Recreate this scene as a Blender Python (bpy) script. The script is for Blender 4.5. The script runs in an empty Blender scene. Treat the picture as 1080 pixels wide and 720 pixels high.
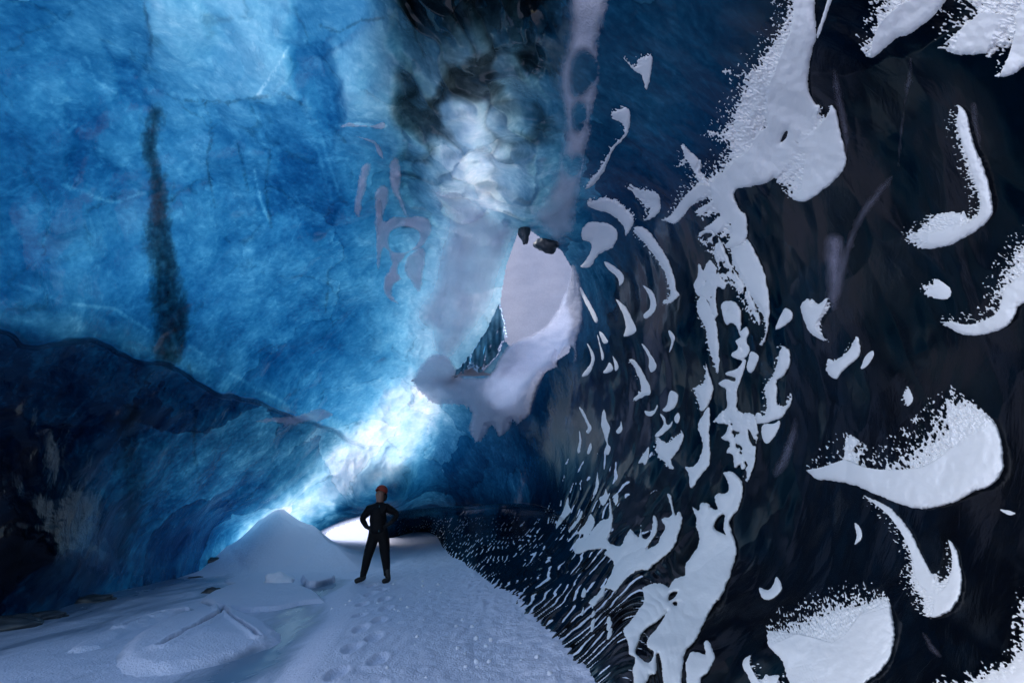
import bpy, bmesh, math, random
import numpy as np

# ------------------------------------------------------------------ camera, world, sun, exposure
SC = bpy.context.scene
COL = SC.collection
PITCH = math.radians(19.5)
CAM = np.array([0.0, 0.0, 1.55])
FPX = 480.0                                   # focal length in units of a 1080 wide frame
cam_d = bpy.data.cameras.new('camera')
cam_d.lens = 16.0; cam_d.sensor_width = 36.0; cam_d.clip_start = 0.05; cam_d.clip_end = 2000
cam = bpy.data.objects.new('camera', cam_d); COL.objects.link(cam)
cam.location = CAM; cam.rotation_euler = (math.pi/2 + PITCH, 0, 0)
SC.camera = cam

SUN_AZ, SUN_EL = math.radians(-82), math.radians(45)      # azimuth from +y towards +x
world = bpy.data.worlds.new('World'); SC.world = world; world.use_nodes = True
wn = world.node_tree.nodes; wl = world.node_tree.links
sky = wn.new('ShaderNodeTexSky'); sky.sky_type = 'NISHITA'; sky.sun_disc = False
sky.sun_elevation = SUN_EL; sky.sun_rotation = SUN_AZ
sky.air_density = 1.0; sky.dust_density = 2.0; sky.ozone_density = 2.0
wl.new(sky.outputs[0], wn['Background'].inputs['Color'])
wn['Background'].inputs['Strength'].default_value = 0.15
sun_d = bpy.data.lights.new('sun', 'SUN'); sun_d.energy = .5; sun_d.angle = math.radians(40); sun_d.color = (1, .995, .99)
sun = bpy.data.objects.new('sun', sun_d); COL.objects.link(sun)
sun.rotation_euler = (math.pi/2 - SUN_EL, 0, -SUN_AZ + math.pi)
SC.view_settings.view_transform = 'Standard'; SC.view_settings.look = 'None'
SC.view_settings.exposure = 1.32; SC.view_settings.gamma = 1.0; SC.view_settings.use_curve_mapping = False
SC.cycles.use_denoising = True; SC.cycles.denoising_input_passes = 'RGB_ALBEDO_NORMAL'; SC.cycles.use_adaptive_sampling = False; SC.cycles.use_light_tree = False
SC.cycles.max_bounces = 6; SC.cycles.diffuse_bounces = 4; SC.cycles.glossy_bounces = 3; SC.cycles.transmission_bounces = 5
SC.cycles.transparent_max_bounces = 6
SC.cycles.caustics_reflective = False; SC.cycles.caustics_refractive = False
SC.cycles.sample_clamp_indirect = 1.0

# ------------------------------------------------------------------ numeric helpers
CT, ST = math.cos(PITCH), math.sin(PITCH)
def px_dir(px, py):
    """unit direction of a bearing given in units of the 1080 x 720 frame"""
    dx = np.asarray(px, float) - 540.0; dy = np.asarray(py, float) - 360.0
    v = np.stack([dx, FPX*CT + dy*ST, FPX*ST - dy*CT], -1)
    return v/np.linalg.norm(v, axis=-1, keepdims=True)
def dir_px(d):
    f = d[..., 1]*CT + d[..., 2]*ST
    u = -d[..., 1]*ST + d[..., 2]*CT
    f = np.where(f > .02, f, .02)
    return 540 + FPX*d[..., 0]/f, 360 - FPX*u/f
def smooth(a, b, x):
    t = np.clip((x - a)/(b - a), 0, 1); return t*t*(3 - 2*t)
_rng = np.random.RandomState(7)
_perm = np.concatenate([_rng.permutation(512)]*2 + [np.zeros(2, int)]).astype(np.int32)
_grad = _rng.normal(size=(512, 3)).astype(np.float32); _grad /= np.linalg.norm(_grad, axis=1, keepdims=True)
def perlin(x, y, z):
    x, y, z = np.broadcast_arrays(np.asarray(x, np.float32), np.asarray(y, np.float32), np.asarray(z, np.float32))
    xi = np.floor(x); yi = np.floor(y); zi = np.floor(z)
    fx, fy, fz = x - xi, y - yi, z - zi
    xi = xi.astype(np.int32) & 511; yi = yi.astype(np.int32) & 511; zi = zi.astype(np.int32) & 511
    u = fx*fx*fx*(fx*(fx*6 - 15) + 10); v = fy*fy*fy*(fy*(fy*6 - 15) + 10); w = fz*fz*fz*(fz*(fz*6 - 15) + 10)
    out = 0
    for i in (0, 1):
        a = _perm[(xi + i) & 511]
        for j in (0, 1):
            b = _perm[(a + yi + j) & 511]
            for k in (0, 1):
                g = _grad[_perm[(b + zi + k) & 511]]
                n = g[..., 0]*(fx - i) + g[..., 1]*(fy - j) + g[..., 2]*(fz - k)
                out = out + n*(u if i else 1 - u)*(v if j else 1 - v)*(w if k else 1 - w)
    return out*1.6
def fbm(x, y, z, oct=3, gain=.5):
    s, a, t = 0, 1.0, 0
    for o in range(oct):
        s = s + a*perlin(x*2**o + 17.3*o, y*2**o + 5.1*o, z*2**o); t += a; a *= gain
    return s/t
def worley(x, y, z):
    """distances to the nearest and second nearest of one random point per unit cell"""
    x, y, z = (np.asarray(a, np.float32) for a in np.broadcast_arrays(x, y, z))
    xi, yi, zi = (np.floor(a).astype(np.int32) for a in (x, y, z))
    f1 = np.full(x.shape, 9, np.float32); f2 = f1.copy()
    for i in (-1, 0, 1):
        for j in (-1, 0, 1):
            for k in (-1, 0, 1):
                h = _perm[(_perm[(_perm[(xi + i) & 511] + yi + j) & 511] + zi + k) & 511]
                g = _grad[h]*.5 + .5
                d = (xi + i + g[..., 0] - x)**2 + (yi + j + g[..., 1] - y)**2 + (zi + k + g[..., 2] - z)**2
                m = d < f1
                f2 = np.where(m, f1, np.minimum(f2, d)); f1 = np.where(m, d, f1)
    return np.sqrt(f1), np.sqrt(f2)
def seg_dist(px, py, poly, closed=True):
    """unsigned distance to a polyline"""
    P = np.asarray(poly, float); n = len(P)
    d2 = np.full(px.shape, 1e12)
    for i in range(n if closed else n - 1):
        a = P[i]; b = P[(i + 1) % n]; e = b - a; L = e@e + 1e-9
        t = np.clip(((px - a[0])*e[0] + (py - a[1])*e[1])/L, 0, 1)
        d2 = np.minimum(d2, (px - a[0] - t*e[0])**2 + (py - a[1] - t*e[1])**2)
    return np.sqrt(d2)
def inside(px, py, poly):
    P = np.asarray(poly, float); n = len(P); c = np.zeros(px.shape, bool)
    for i in range(n):
        x1, y1 = P[i]; x2, y2 = P[(i + 1) % n]
        if y1 == y2: continue
        m = ((y1 > py) != (y2 > py)) & (px < (x2 - x1)*(py - y1)/(y2 - y1) + x1)
        c ^= m
    return c
def sdf(px, py, poly):
    d = seg_dist(px, py, poly); return np.where(inside(px, py, poly), d, -d)
def catmull(pts, n=4, closed=True):
    P = np.asarray(pts, float); N = len(P); out = []
    for i in range(N if closed else N - 1):
        if closed: p0, p1, p2, p3 = P[i-1], P[i], P[(i+1) % N], P[(i+2) % N]
        else: p0, p1, p2, p3 = P[max(i-1, 0)], P[i], P[i+1], P[min(i+2, N-1)]
        for k in range(n):
            t = k/n
            out.append(.5*((2*p1) + (p2 - p0)*t + (2*p0 - 5*p1 + 4*p2 - p3)*t*t + (3*p1 - p0 - 3*p2 + p3)*t**3))
    if not closed: out.append(P[-1])
    return np.array(out)
def side_of(px, py, line):
    """signed distance to an open polyline that runs left to right: positive below it; plus its plain distance"""
    d = seg_dist(px, py, line, False); L = np.asarray(line, float)
    yy = np.interp(px, L[:, 0], L[:, 1]); return np.where(py > yy, d, -d)

# ------------------------------------------------------------------ mesh helpers
def grid_mesh(name, V, nu, nv, mat, keep=None, attrs=None, wrap=False):
    """mesh of a (nv rows x nu columns) vertex lattice; keep = bool per quad (nv-1, nu-1 or nu when wrapped)"""
    idx = np.arange(nu*nv).reshape(nv, nu)
    if wrap: idx = np.concatenate([idx, idx[:, :1]], 1)
    q = np.stack([idx[:-1, :-1], idx[:-1, 1:], idx[1:, 1:], idx[1:, :-1]], -1)
    q = q[keep] if keep is not None else q.reshape(-1, 4)
    q = q.reshape(-1, 4)
    return quads_mesh(name, V, q, mat, attrs)
def quads_mesh(name, V, q, mat, attrs=None, normals=None):
    used = np.zeros(len(V), bool); used[q.ravel()] = True
    remap = np.cumsum(used) - 1
    V2 = V[used]; q = remap[q].astype(np.int32)
    me = bpy.data.meshes.new(name)
    me.vertices.add(len(V2)); me.vertices.foreach_set('co', V2.astype(np.float32).ravel())
    me.loops.add(q.size); me.loops.foreach_set('vertex_index', q.ravel())
    me.polygons.add(len(q)); me.polygons.foreach_set('loop_start', np.arange(0, q.size, 4, dtype=np.int32))
    for k, a in (attrs or {}).items():
        at = me.attributes.new(k, 'FLOAT', 'POINT'); at.data.foreach_set('value', a[used].astype(np.float32))
    me.update(calc_edges=True); me.validate()
    me.polygons.foreach_set('use_smooth', np.ones(len(me.polygons), bool))
    if normals is not None: me.normals_split_custom_set_from_vertices(normals[used])
    if mat: me.materials.append(mat)
    return me
def link(name, me, parent=None):
    o = bpy.data.objects.new(name, me); COL.objects.link(o)
    if parent: o.parent = parent
    return o
def tag(o, label=None, cat=None, group=None, kind=None):
    for k, v in (('label', label), ('category', cat), ('group', group), ('kind', kind)):
        if v: o[k] = v
    return o

# ------------------------------------------------------------------ materials
def nodes(name):
    m = bpy.data.materials.new(name); m.use_nodes = True
    nt = m.node_tree; nt.nodes.clear()
    return m, nt
class NB:
    def __init__(s, nt): s.nt = nt
    def n(s, t, **k):
        a = s.nt.nodes.new(t)
        for x, v in k.items(): setattr(a, x, v)
        return a
    def l(s, a, b): s.nt.links.new(a, b)
    def v(s, x, sock):
        if isinstance(x, (int, float)): sock.default_value = x
        else: s.l(x, sock)
    def math(s, op, a, b=0.0, c=0.0, clamp=False):
        m = s.n('ShaderNodeMath', operation=op, use_clamp=clamp)
        s.v(a, m.inputs[0]); s.v(b, m.inputs[1]); s.v(c, m.inputs[2]); return m.outputs[0]
    def attr(s, name): return s.n('ShaderNodeAttribute', attribute_name=name).outputs['Fac']
    def noise(s, co, scale, detail=4, rough=.55, dist=0.0):
        a = s.n('ShaderNodeTexNoise'); a.inputs['Scale'].default_value = scale; a.inputs['Detail'].default_value = detail
        a.inputs['Roughness'].default_value = rough; a.inputs['Distortion'].default_value = dist
        s.l(co, a.inputs['Vector']); return a.outputs['Fac']
    def mapping(s, co, sc=(1, 1, 1), rot=(0, 0, 0), loc=(0, 0, 0)):
        a = s.n('ShaderNodeMapping'); a.inputs['Scale'].default_value = sc; a.inputs['Rotation'].default_value = rot
        a.inputs['Location'].default_value = loc; s.l(co, a.inputs['Vector']); return a.outputs['Vector']
    def ramp(s, fac, a, b):
        m = s.n('ShaderNodeMapRange', interpolation_type='SMOOTHSTEP'); s.v(fac, m.inputs['Value'])
        m.inputs['From Min'].default_value = a; m.inputs['From Max'].default_value = b; return m.outputs['Result']

def ice_material():
    m, nt = nodes('glacier_ice'); b = NB(nt)
    co = b.n('ShaderNodeTexCoord').outputs['Object']
    tau, dirt_and_shade, rough = b.attr('thickness'), b.attr('dirt_and_shade'), b.attr('roughness'); grain = b.attr('grain')  # thickness and darkening also carry painted brightness and shade of the walls
    dk = b.ramp(dirt_and_shade, 1.3, 2.4)
    wisp = b.noise(b.mapping(co, (1, 1, .8), (0.3, .2, .4)), .9, 5, .62, .5)
    wisp2 = b.noise(b.mapping(co, (1.25, 1.25, .85), (-.25, .35, .1), (3, 7, 1)), 2.2, 5, .62, .8)
    fine = b.noise(co, 14, 3, .6, .2)
    v = b.n('ShaderNodeTexVoronoi', feature='DISTANCE_TO_EDGE'); v.inputs['Scale'].default_value = .55
    wco = b.n('ShaderNodeVectorMath', operation='ADD')
    nz = b.n('ShaderNodeTexNoise'); nz.inputs['Scale'].default_value = 1.6; nz.inputs['Detail'].default_value = 5; b.l(co, nz.inputs['Vector'])
    sc = b.n('ShaderNodeVectorMath', operation='SCALE'); b.l(nz.outputs['Color'], sc.inputs[0]); sc.inputs['Scale'].default_value = .9
    b.l(co, wco.inputs[0]); b.l(sc.outputs[0], wco.inputs[1]); b.l(b.mapping(wco.outputs[0], (1, 1, .55)), v.inputs['Vector'])
    crack = b.math('SUBTRACT', 1.0, b.ramp(v.outputs['Distance'], 0.0, .022))
    crack = b.math('MULTIPLY', crack, b.ramp(wisp2, .42, .62))
    vb = b.n('ShaderNodeTexVoronoi', feature='F1'); vb.inputs['Scale'].default_value = .55; b.l(b.mapping(wco.outputs[0], (1, 1, .55)), vb.inputs['Vector'])
    sp = b.n('ShaderNodeSeparateColor'); b.l(vb.outputs['Color'], sp.inputs[0])
    vr = b.n('ShaderNodeVectorRotate', rotation_type='EULER_XYZ'); b.l(co, vr.inputs['Vector'])
    an = b.n('ShaderNodeCombineXYZ'); b.l(b.math('MULTIPLY_ADD', sp.outputs[0], 1.3, -.65), an.inputs[0]); b.l(b.math('MULTIPLY_ADD', sp.outputs[1], 1.3, -.65), an.inputs[1]); b.l(an.outputs[0], vr.inputs['Rotation'])
    stria = b.noise(b.mapping(vr.outputs[0], (3.2, 3.2, .32)), 1.7, 4, .6, .25)
    stria = b.math('ADD', .5, b.math('SUBTRACT', b.math('MULTIPLY', b.ramp(stria, .34, .44), .22), b.math('MULTIPLY', b.ramp(stria, .56, .66), .30)))
    block = b.math('SUBTRACT', sp.outputs[2], .5)
    # local variation of the ice: bubbly pale bands, clear blue bands, fine sediment
    var = b.math('ADD', b.math('MULTIPLY', b.math('SUBTRACT', wisp, .5), 1.5), b.math('MULTIPLY', b.math('SUBTRACT', wisp2, .5), 1.5))
    var = b.math('ADD', var, b.math('ADD', b.math('MULTIPLY', b.math('SUBTRACT', stria, .5), .9), b.math('MULTIPLY', block, 1.1)))
    var = b.math('ADD', var, b.math('MULTIPLY', b.math('SUBTRACT', fine, .5), 1.1))
    t2 = b.math('MAXIMUM', b.math('ADD', b.math('MULTIPLY', tau, b.math('ADD', 1.0, b.math('MULTIPLY', var, .38))), b.math('MULTIPLY', var, .16)), .02)
    d2 = b.math('MAXIMUM', b.math('ADD', b.math('MULTIPLY', dirt_and_shade, b.math('ADD', 1.0, b.math('MULTIPLY', var, .30))), b.math('MULTIPLY', crack, .3)), 0)
    ch = []
    for k in (1.95, .93, .58):
        e = b.math('ADD', b.math('MULTIPLY', t2, -k), b.math('MULTIPLY', d2, -1))
        ch.append(b.math('EXPONENT', e))
    cc = b.n('ShaderNodeCombineColor')
    for i in range(3): b.l(ch[i], cc.inputs[i])
    bump = b.n('ShaderNodeBump'); bump.inputs['Strength'].default_value = .45; bump.inputs['Distance'].default_value = .05
    hgt = b.math('ADD', b.math('MULTIPLY', wisp2, .9), b.math('MULTIPLY', fine, .10)); hgt = b.math('ADD', hgt, b.math('MULTIPLY', wisp, 1.4))
    hgt = b.math('MULTIPLY', b.math('ADD', hgt, b.math('MULTIPLY', stria, .3)), grain)
    b.l(hgt, bump.inputs['Height'])
    tr = b.n('ShaderNodeBsdfTranslucent'); b.l(cc.outputs[0], tr.inputs['Color']); b.l(bump.outputs[0], tr.inputs['Normal'])
    df = b.n('ShaderNodeBsdfDiffuse'); b.l(cc.outputs[0], df.inputs['Color']); b.l(bump.outputs[0], df.inputs['Normal'])
    mx = b.n('ShaderNodeMixShader'); mx.inputs[0].default_value = .35; b.l(tr.outputs[0], mx.inputs[1]); b.l(df.outputs[0], mx.inputs[2])
    gl = b.n('ShaderNodeBsdfGlossy'); b.l(rough, gl.inputs['Roughness']); b.l(bump.outputs[0], gl.inputs['Normal']); gl.inputs['Color'].default_value = (.95, .97, 1, 1)
    fr = b.n('ShaderNodeFresnel'); fr.inputs['IOR'].default_value = 1.31; b.l(bump.outputs[0], fr.inputs['Normal'])
    m2 = b.n('ShaderNodeMixShader'); b.l(b.math('MULTIPLY', fr.outputs[0], b.math('SUBTRACT', 1.0, b.attr('matte'))), m2.inputs[0]); b.l(mx.outputs[0], m2.inputs[1]); b.l(gl.outputs[0], m2.inputs[2])
    sn = b.n('ShaderNodeBsdfDiffuse'); sn.inputs['Color'].default_value = (.82, .83, .9, 1)
    m3 = b.n('ShaderNodeMixShader'); b.l(b.ramp(b.math('ADD', b.attr('rime_glints'), b.math('MULTIPLY', b.math('SUBTRACT', fine, .5), .5)), .45, .6), m3.inputs[0])
    b.l(m2.outputs[0], m3.inputs[1]); b.l(sn.outputs[0], m3.inputs[2])
    out = b.n('ShaderNodeOutputMaterial'); b.l(m3.outputs[0], out.inputs['Surface'])
    return m
def snow_material(name, base, scale=40, bump_d=.01, rough=.75, strength=.5):
    m, nt = nodes(name); b = NB(nt)
    co = b.n('ShaderNodeTexCoord').outputs['Object']
    f1 = b.noise(co, scale, 4, .6); f2 = b.noise(co, scale*.18, 4, .55)
    bump = b.n('ShaderNodeBump'); bump.inputs['Strength'].default_value = strength; bump.inputs['Distance'].default_value = bump_d
    b.l(b.math('ADD', f1, b.math('MULTIPLY', f2, 1.5)), bump.inputs['Height'])
    p = b.n('ShaderNodeBsdfPrincipled'); p.inputs['Roughness'].default_value = rough
    f3 = b.noise(co, scale*1.6, 2, .7); f4 = b.noise(co, 2.2, 4, .6)
    mx = b.n('ShaderNodeMix', data_type='RGBA'); b.l(b.math('ADD', b.ramp(f3, .30, .70), b.math('MULTIPLY', b.math('SUBTRACT', f4, .5), .8), clamp=True), mx.inputs['Factor'])
    mx.inputs['A'].default_value = (*[c*.74 for c in base], 1); mx.inputs['B'].default_value = (*[min(c*1.06, .97) for c in base], 1)
    b.l(mx.outputs['Result'], p.inputs['Base Color'])
    p.inputs['Specular IOR Level'].default_value = .25
    b.l(bump.outputs[0], p.inputs['Normal'])
    out = b.n('ShaderNodeOutputMaterial'); b.l(p.outputs[0], out.inputs['Surface'])
    return m
def floor_material():
    m, nt = nodes('snow_and_lake_ice'); b = NB(nt)
    co = b.n('ShaderNodeTexCoord').outputs['Object']
    ice = b.attr('bare_ice')
    f1 = b.noise(co, 45, 4, .6); f2 = b.noise(co, 6, 5, .6); f3 = b.noise(b.mapping(co, (1.2, .5, 1)), 1.3, 5, .6, .8)
    icy = b.ramp(b.math('ADD', ice, b.math('MULTIPLY', b.math('SUBTRACT', f3, .5), .9)), .35, .75)
    mixc = b.n('ShaderNodeMix', data_type='RGBA'); b.l(icy, mixc.inputs['Factor'])
    mixc.inputs['A'].default_value = (.74, .75, .87, 1); mixc.inputs['B'].default_value = (.17, .24, .33, 1)
    mixd = b.n('ShaderNodeMix', data_type='RGBA'); b.l(b.attr('crack_shade'), mixd.inputs['Factor']); b.l(mixc.outputs['Result'], mixd.inputs['A']); mixd.inputs['B'].default_value = (.02, .024, .03, 1)
    bump = b.n('ShaderNodeBump'); bump.inputs['Strength'].default_value = .7; bump.inputs['Distance'].default_value = .03
    h = b.math('MULTIPLY', b.math('ADD', f1, b.math('MULTIPLY', f2, 1.6)), b.math('SUBTRACT', 1.05, icy)); b.l(h, bump.inputs['Height'])
    p = b.n('ShaderNodeBsdfPrincipled'); b.l(mixd.outputs['Result'], p.inputs['Base Color']); b.l(bump.outputs[0], p.inputs['Normal'])
    b.l(b.math('SUBTRACT', .75, b.math('MULTIPLY', icy, .5)), p.inputs['Roughness']); p.inputs['Specular IOR Level'].default_value = .3
    out = b.n('ShaderNodeOutputMaterial'); b.l(p.outputs[0], out.inputs['Surface'])
    return m
M_ICE = ice_material()
M_SNOW = snow_material('wind_packed_snow', (.82, .82, .89))
M_FLOOR = floor_material()

# ------------------------------------------------------------------ floor
def ground_pt(px, py, z=0.0):
    d = px_dir(px, py); t = (z - CAM[2])/d[..., 2]; return CAM + d*t[..., None] if np.ndim(t) else CAM + d*t
PATH_L = [(-1.9,4.2),(-2.1,5.5),(-2.5,7.3),(-3.1,8.9),(-3.2,10.3),(-3.0,12.2),(-3.1,15)]
def floor_height(x, y):
    z = .016*np.maximum(y - 12, 0) + .02*np.maximum(y - 30, 0)
    z = np.minimum(z, 1.1 + .0*y)
    z = z + .05*fbm(x*.35, y*.35, 0*x, 3) + .012*fbm(x*1.6, y*1.6, 0*x + 3, 2)
    # beaten snow path, raised a hand's width over the frozen pool at its left
    xl = np.interp(y, [p[1] for p in PATH_L], [p[0] for p in PATH_L])
    z = z + .16*smooth(-.25, .3, x - xl)*smooth(-3, 1, y)*smooth(18, 11, y)
    z = z + .035*smooth(.0, .6, x - xl)*np.abs(fbm(x*3.2, y*1.6, 0*x + 8, 3))
    for k in range(16):                                   # boot prints leading to the figure
        fy = 3.9 + .36*k; fx = -1.15 - .085*k + (.13 if k % 2 else -.13) + .05*math.sin(k*2.3)
        dp = np.hypot((x - fx)/.075, (y - fy)/.17); z = z - .032*smooth(1.15, .7, dp) + .012*np.exp(-((dp - 1.35)/.25)**2)
    # snow banked against the fluted wall
    xr = np.interp(y, [3, 4.4, 6.56, 10.9, 15.1, 25], [1.1, .66, .24, -.82, -2.0, -4.8])
    z = z + .14*smooth(-.9, .5, x - xr)*smooth(2, 5, y)*smooth(26, 16, y)
    z = z + .02*smooth(-2.2, .0, x - xr)*smooth(14, 8, y)*smooth(1, 4, y)*(np.abs(perlin(x*6, y*6, 0*x + 2)) + .6*np.abs(perlin(x*14, y*12, 0*x + 6)))*2
    # wind drift behind the figure
    C = np.array([(-7.9,12.2,0.0),(-7.35,12.9,.5),(-6.6,13.6,1.5),(-5.6,13.7,.95),(-4.7,13.2,.5),(-3.7,12.3,.0)])
    ds, hs, qs = [], [], []
    for a, b_ in zip(C[:-1], C[1:]):
        e = b_[:2] - a[:2]; t = np.clip(((x - a[0])*e[0] + (y - a[1])*e[1])/(e@e), 0, 1)
        qx = x - a[0] - t*e[0]; qy = y - a[1] - t*e[1]; ds.append(np.hypot(qx, qy)); hs.append(a[2] + t*(b_[2] - a[2])); qs.append(qy)
    ds = np.array(ds); w_ = np.exp(-(ds - ds.min(0))/.30); w_ /= w_.sum(0)
    hz = (np.array(hs)*w_).sum(0); dist = (ds*w_).sum(0); front_ = smooth(.3, -.3, (np.array(qs)*w_).sum(0))
    ridge = hz*np.exp(-(dist*(.85 - .33*front_)/np.maximum(hz, .2))**1.25*.9)
    ridge = ridge*(1 + .06*fbm(x*.9, y*.9, 0*x + 5, 2))
    z = z + ridge
    return z
def floor_hit(px, py):
    d = px_dir(px, py); t = np.arange(1.5, 40, .02); P = CAM + d*t[:, None]
    below = P[:, 2] < floor_height(P[:, 0], P[:, 1]); return t[np.argmax(below)] if below.any() else 30.

# ------------------------------------------------------------------ the ice shell: distance from the cave's middle in every direction
# bearing (frame units), distance m, ice thickness and sediment tones, with light and shade put in
CTRL = [
 # left wall, upper
 (0,0,7.2,1.35,.12),(120,0,7.0,1.2,.1),(250,0,6.6,.85,0),(380,0,6.2,.8,0),(0,120,7.8,1.6,.2),(130,120,7.8,1.35,.1),(250,110,7.4,1.0,0),(370,110,6.9,1.0,.05),
 (0,220,8.2,1.7,.3),(120,220,8.4,1.5,.2),(250,220,8.4,1.5,.1),(360,220,8.2,1.4,.1),(0,310,8.0,1.6,.3),(110,310,8.4,1.4,.2),(230,320,9.2,1.5,.15),(340,320,10.,1.5,.2),
 # left wall, undercut: its shade put in as high darkening values
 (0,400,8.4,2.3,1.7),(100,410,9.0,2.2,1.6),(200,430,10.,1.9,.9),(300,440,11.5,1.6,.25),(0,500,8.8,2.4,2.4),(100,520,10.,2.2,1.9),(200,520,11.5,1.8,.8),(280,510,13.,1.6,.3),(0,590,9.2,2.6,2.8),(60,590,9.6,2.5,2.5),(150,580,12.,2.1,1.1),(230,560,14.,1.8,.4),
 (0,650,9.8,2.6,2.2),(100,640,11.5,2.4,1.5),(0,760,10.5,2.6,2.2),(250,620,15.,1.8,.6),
 # the bright tongue and the low arch
 (262,570,15.,.6,0),(300,545,15.,.35,.0),(340,512,14.5,.3,0),(380,480,14.,.3,0),(410,450,13.3,.3,0),(430,415,12.6,.35,0),(360,440,13.,1.0,.05),(400,370,11.6,.9,.1),(430,350,11.4,.5,.05),(340,540,15.5,.9,.1),(380,530,14.6,1.2,.4),
 (420,490,14.5,.4,0),(460,470,14.5,1.1,.3),(420,522,14.,1.5,.5),(480,500,14.5,1.5,.9),(540,510,13.,1.5,1.2),(560,460,11.5,1.8,1.6),(620,400,9.4,2.,1.8),
 # under the arch
 (370,565,19.,2,2.2),(430,552,20.,2,2.6),(560,600,8.8,2,2.7),(540,560,13.,2,2.5),(600,560,8.8,2,2.7),(620,600,6.9,2,2.8),(660,640,5.3,2,2.9),(700,680,4.5,2,3),
 # clear column
 (450,0,5.6,.8,3.0),(500,60,5.6,.4,.9),(550,0,5.3,.8,3.0),(450,100,6.4,.4,1.1),(500,140,6.6,.15,.15),(540,100,6.2,.5,1.2),(470,200,7.6,.25,.35),(520,200,7.6,.15,.3),(430,200,8.2,.9,.8),(490,280,9.6,.25,.15),(440,280,10.,.5,.25),(560,220,7.6,.6,.9),(500,340,10.8,.25,.15),(560,300,10.6,.4,.5),(600,330,10.,1.2,1.),(520,420,11.8,.9,.9),
 # teal ceiling between column and dark wall
 (600,0,4.7,1.2,1.55),(680,0,4.1,1.1,1.45),(760,0,3.6,1.15,1.6),(600,120,6.0,1.1,1.4),(690,120,5.2,1.0,1.3),(760,120,4.5,1.3,1.35),(620,220,8.,1.4,1.2),(700,220,6.6,1.5,1.4),(650,300,8.4,1.5,1.9),
 # dark wall
 (860,0,3.15,1.6,2.5),(980,0,2.85,1.6,2.8),(1080,0,2.65,1.6,2.8),(850,130,3.9,1.6,2.6),(960,130,3.2,1.6,2.8),(1080,130,2.7,1.6,2.9),(800,250,5.,1.6,2.6),(900,250,3.8,1.6,2.8),(1000,250,3.1,1.6,2.9),(1080,250,2.75,1.6,2.9),
 (700,350,6.8,1.6,2.4),(780,350,5.4,1.6,2.6),(880,370,4.1,1.6,2.8),(980,370,3.3,1.6,2.9),(1080,370,2.75,1.6,2.9),(640,470,8.6,1.7,2.2),(700,470,6.8,1.6,2.4),(780,470,5.5,1.7,2.7),(880,480,4.1,1.7,2.9),(980,480,3.2,1.7,3),(1080,480,2.65,1.7,3),
 (700,570,5.9,1.7,2.8),(780,590,5.0,1.7,2.9),(880,590,3.8,1.7,3),(980,600,2.95,1.7,3),(1080,600,2.4,1.7,3),(740,640,4.8,1.7,3),(800,680,3.9,1.7,3),(900,690,3.2,1.7,3),(1000,700,2.6,1.7,3),(1080,710,2.2,1.7,3),(800,760,3.6,1.7,3),(950,780,2.6,1.7,3),
 # beyond the frame
 (-250,100,7.6,1.4,.3),(-300,350,8.,1.9,.6),(-300,600,9.,2.4,1.8),(300,-250,5.2,.8,0),(0,-250,6.,1.,.1),(520,-250,4.4,.8,2.4),(750,-250,3.2,1.3,1.8),(1000,-250,2.6,1.6,2.6),(1300,0,2.4,1.6,2.8),(1300,350,2.4,1.6,2.9),(1300,700,2.,1.7,3),
]
CTRL_W = [  # world azimuth, elevation (deg), distance, thickness tone, sediment and shade tone
 (0,90,4.0,.8,.4),(-90,20,7.5,1.2,.2),(-130,20,8.,1.2,.2),(180,30,9,1.,.2),(130,20,3.6,1.6,2.6),(90,15,2.3,1.6,2.9),(-90,60,5.,.8,0),(90,60,2.9,1.6,2.4),(180,70,4.6,.9,.3),(180,0,11,1.2,.5),(110,-20,2.5,1.7,3),(-120,-10,10,2,1.5),(0,-89,4,2,2),(-60,-30,9,2.4,2),(60,-60,3.5,1.7,3),(0,-60,5.5,2,2.6),(180,-40,6,2,2)]
for _x, _y in ((452,566),(470,579),(486,590),(502,602),(520,617),(540,633),(560,650),(580,670),(600,690),(625,715),(660,750)):
    CTRL.append((_x, _y, float(floor_hit(_x, _y)), 2., 2.9))
def _cd():
    D = [px_dir(c[0], c[1]) for c in CTRL]; A = [c[2:] for c in CTRL]
    for a, e, *v in CTRL_W:
        a, e = math.radians(a), math.radians(e)
        D.append(np.array([math.sin(a)*math.cos(e), math.cos(a)*math.cos(e), math.sin(e)])); A.append(v)
    return np.array(D), np.array(A, float)
CD, CA = _cd()
CV = CA.copy(); CV[:, 0] = np.log(CV[:, 0])
_K = np.sqrt(((CD[:, None] - CD[None])**2).sum(-1) + 1e-4)
_N = len(CD); _S = np.zeros((_N + 1, _N + 1)); _S[:_N, :_N] = -_K - np.eye(_N)*.004; _S[:_N, _N] = 1; _S[_N, :_N] = 1
RBF_W = np.linalg.solve(_S, np.concatenate([CV, np.zeros((1, 3))]))
def rbf(d):
    sh = d.shape[:-1]; d = d.reshape(-1, 3); out = np.empty((len(d), 3))
    for i in range(0, len(d), 60000):
        e = d[i:i+60000]; k = np.sqrt(np.maximum(2 - 2*(e@CD.T), 0) + 1e-4)
        out[i:i+60000] = -k@RBF_W[:-1] + RBF_W[-1]
    return out.reshape(*sh, 3)

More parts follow.
